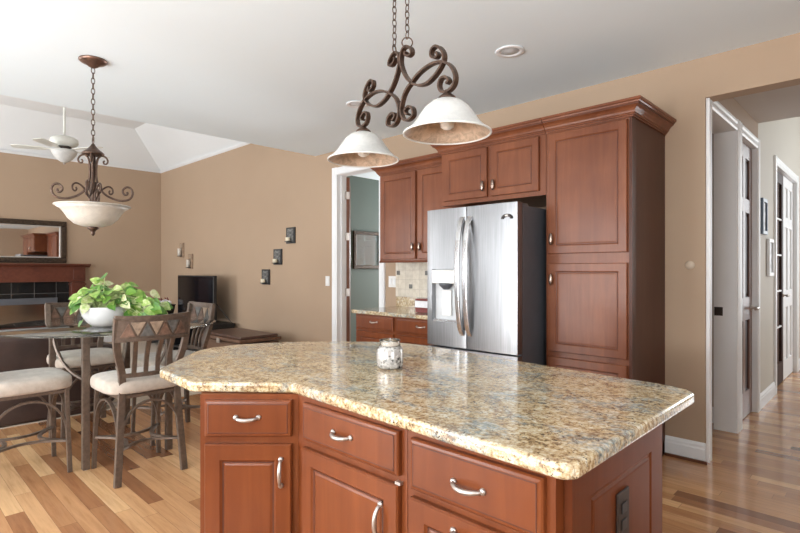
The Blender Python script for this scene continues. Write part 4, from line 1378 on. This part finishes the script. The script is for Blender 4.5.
# mirror above
e = thing('wall_mirror', 'large rectangular mirror in ornate bronze frame above the fireplace mantel', 'mirror', (GX + .002, 1.30, 1.42), R(90))
hw_ = 1.04; fw = .085; H_ = .70
m = MB(); m.box(-hw_, hw_, -.045, 0, 0, fw); m.box(-hw_, hw_, -.045, 0, H_ - fw, H_); m.box(-hw_, -hw_ + fw, -.045, 0, fw, H_ - fw); m.box(hw_ - fw, hw_, -.045, 0, fw, H_ - fw)
m.build('mirror_frame', 'frameornate', e, bevel=.012)
m = MB(); q = fw; t = .018
m.box(-hw_ + q, hw_ - q, -.040, -.01, q, q + t); m.box(-hw_ + q, hw_ - q, -.040, -.01, H_ - q - t, H_ - q); m.box(-hw_ + q, -hw_ + q + t, -.040, -.01, q + t, H_ - q - t); m.box(hw_ - q - t, hw_ - q, -.040, -.01, q + t, H_ - q - t)
m.build('inner_fillet', 'silverframe', e, label='silver inner edge')
MB().box(-hw_ + q + t, hw_ - q - t, -.020, -.008, q + t, H_ - q - t).build('mirror_glass', 'mirror', e)

# sofa, its back to the dining table
e = thing('sofa', 'dark brown leather sofa with its back to the glass dining table', 'sofa', (-5.700, .42, .007), R(90))
# local x -> +Y, front faces... back towards +X world (= -y local)
L_ = 1.10
MB().box(-L_, L_, -.44, .44, .0, .40).build('base', 'leather', e, bevel=.03, seg=3)
MB().box(-L_ + .02, L_ - .02, -.45, -.22, .38, .74).build('backrest', 'leather', e, bevel=.06, seg=4)
for s in (-1, 1): MB().box(s * L_ - .10, s * L_ + .10, -.43, .45, .05, .60).build('armrest', 'leather', e, bevel=.05, seg=4)
for k in range(2):
    a = -1 + k; MB().box(a + .01, a + .99, -.22, .43, .40, .52).build('seat_cushion', 'leather', e, bevel=.04, seg=3)
for s in (-1, 1):
    for y in (-.38, .38): MB().lathe([(.025, 0), (.03, .04)], (s * .95, y, 0), 12).build('leg', 'black', e)

# TV stand + TV
e = thing('media_stand', 'low black media stand under the television along the far tan wall', 'cabinet', (-8.2, 3.62, .007))
MB().box(-1.35, 1.0, -.22, .24, .44, .49).build('top', 'black', e, bevel=.004)
for x in (-1.33, -.2, .96): MB().box(x, x + .03, -.21, .23, 0, .44).build('upright', 'black', e)
MB().box(-1.33, .99, -.21, .23, .06, .09).build('lower_shelf', 'black', e)
MB().box(-1.33, .99, .22, .23, .09, .44).build('back_panel', 'black', e)
e = thing('television', 'black flat-screen television standing in the far room corner beside candle sconces', 'television', (-7.975, 3.60, .498))
MB().box(-.64, .64, -.025, .03, .04, .715).build('housing', 'black', e, bevel=.006)
MB().box(-.62, .62, -.028, -.0255, .06, .695).build('screen', 'blackgloss', e)
m = MB().box(-.25, .25, -.12, .12, 0, .015); m.box(-.05, .05, -.01, .03, .015, .06); m.build('stand', 'black', e)
MB().tube(smooth_pts([(.60, .035, .30), (.72, .10, .15), (.82, .16, .03), (.84, .18, .008)], 5), .006, 6).build('cable', 'black', e)

# basket with white things, left of the TV on the stand
e = thing('basket', 'dark basket heaped with white and dark tissue left of the television', 'basket', (-9.02, 3.50, .498))
m = MB(); m.lathe([(.15, 0), (.19, .20), (.20, .21), (.185, .21), (.145, .012), (.0001, .012)], seg=28); m.build('basket_body', 'basket', e)
m = MB()
for k in range(14):
    a = rnd.uniform(0, 6.28); r_ = rnd.uniform(.02, .13); c = (r_ * math.cos(a), r_ * math.sin(a), .20 + rnd.uniform(0, .05))
    m.T = Matrix.Translation(c) @ Matrix.Rotation(rnd.uniform(0, 3), 4, (rnd.random(), rnd.random(), rnd.random() + .1)) @ Matrix.Diagonal((1, .8, 1.2, 1))
    m.lathe([(.0001, -.05), (.045, -.02), (.05, .01), (.03, .05), (.0001, .06)], seg=7, smooth=False)
m.T = Matrix.Identity(4); m.build('crumpled_tissue', 'paper', e)
m = MB()
for k in range(6):
    a = rnd.uniform(0, 6.28); r_ = rnd.uniform(.04, .12)
    m.tube([(r_ * math.cos(a), r_ * math.sin(a), .22), (r_ * 1.1 * math.cos(a), r_ * 1.1 * math.sin(a), .30), (r_ * 1.3 * math.cos(a + .3), r_ * 1.3 * math.sin(a + .3), .33)], [.02, .016, .006], 6)
m.build('dark_ribbon', 'red', e)
MB().box(-.06, .06, -.20, -.185, .10, .14).build('basket_tag', 'paper', e)

# brown chest
e = thing('storage_chest', 'low brown leather-topped chest against the tan wall, behind the island corner', 'chest', (-6.13, 3.35, .007))
m = MB().box(-.50, .50, -.265, .26, .02, .40); m.build('chest_body', 'chestwood', e, bevel=.005)
MB().box(-.53, .53, -.295, .28, .415, .455).build('lid', 'chestwood', e, bevel=.006)
MB().box(-.50, .50, -.265, .25, .455, .488).build('leather_top', 'chestleather', e, bevel=.012, seg=3)
for x in (-.53, .49):
    MB().box(x, x + .04, -.275, -.265, .02, .415).build('corner_strap', 'chestleather', e)
MB().box(-.04, .04, -.305, -.295, .38, .44).build('latch', 'nickel', e)

# sconces: three black tile plaques, two tan ones
def plaque(x, z, w_, h, lab, dark=True):
    e = thing('candle_sconce', lab, 'candle sconce', (x, WY - .001, z), 0, None)
    MB().box(-w_ / 2, w_ / 2, -.018, 0, -h / 2, h / 2).build('back_plate', 'black' if dark else 'sconcewood', e, bevel=.003)
    MB().box(-w_ / 2 + .03, w_ / 2 - .03, -.022, -.018, -h / 2 + .025, h / 2 - .02).build('embossed_tile', 'plaque' if dark else 'slate_tan', e)
    MB().box(-.035, .035, -.085, -.018, -h / 2 + .018, -h / 2 + .028).build('shelf', 'black' if dark else 'outlet', e)
    hh = .05 if dark else .13
    MB().lathe([(.030, 0), (.032, hh), (.028, hh), (.026, .004), (.0001, .004)], (0, -.055, -h / 2 + .029), 20).build('votive_cup', 'cream' if dark else 'alabaster_warm', e)
    MB().lathe([(.024, .006), (.024, hh * .55), (.0001, hh * .6)], (0, -.055, -h / 2 + .029), 16).build('candle', 'cream', e)
    return e


plaque(-5.80, 1.760, .20, .215, 'highest of the three small black tile candle sconces on the tan wall')
plaque(-6.112, 1.480, .20, .215, 'middle of the three small black tile candle sconces on the tan wall')
plaque(-6.418, 1.202, .20, .215, 'lowest of the three small black tile candle sconces, right above the chest')
plaque(-9.22, 1.655, .16, .26, 'upper tan candle sconce with glass votive near the room corner', False)
plaque(-8.86, 1.450, .16, .26, 'lower tan candle sconce with glass votive, just above the television', False)


# switches
def switch(x, z, w_, n, lab):
    e = thing('light_switch', lab, 'light switch', (x, WY - .001, z))
    MB().box(-w_ / 2, w_ / 2, -.006, 0, -.06, .06).build('cover_plate', 'plasticwhite', e, bevel=.002)
    for k in range(n):
        xx = (k - (n - 1) / 2) * .046
        MB().box(xx - .015, xx + .015, -.010, -.006, -.032, .032).build('rocker', 'trim', e, bevel=.002)


switch(-5.02, 1.165, .078, 1, 'white light switch on the tan wall left of the doorway casing')
switch(-3.895, 1.175, .12, 2, 'white double switch plate between doorway casing and tile backsplash')
e = thing('wall_disc', 'small round pale disc on the tan wall right of the pantry', 'wall plate', (-1.022, WY - .001, 1.334))
m = MB(); m.T = Matrix.Rotation(R(90), 4, 'X'); m.lathe([(.030, 0), (.030, .003), (.024, .007), (.0001, .008)], seg=24); m.build('disc', plain('pale_tan_plastic', (.50, .40, .30), .4), e)


# hall pictures
def hall_pic(y0, y1, z0, z1, lab, dark):
    e = thing('picture_frame', lab, 'picture', (HX + .002, y0, z0), R(90))
    w_, h = y1 - y0, z1 - z0; t = .035
    m = MB(); m.box(0, w_, -.025, 0, 0, t); m.box(0, w_, -.025, 0, h - t, h); m.box(0, t, -.025, 0, t, h - t); m.box(w_ - t, w_, -.025, 0, t, h - t)
    m.build('frame', dark, e, bevel=.003)
    MB().box(t, w_ - t, -.010, -.003, t, h - t).build('picture_print', plain('pale_print', (.55, .58, .62), .5, var=.5, scale=14), e)


hall_pic(5.83, 6.07, 1.64, 1.98, 'small picture in a dark blue-grey frame, upper one on the hall wall', plain('slate_blue_frame', (.10, .14, .19), .35))
hall_pic(6.16, 6.42, 1.24, 1.61, 'small picture in a white frame, lower one on the hall wall', 'trim')
hall_pic(8.62, 8.95, 1.75, 2.15, 'dark framed picture at the far end of the hall, at right photo edge', 'darkgrey')
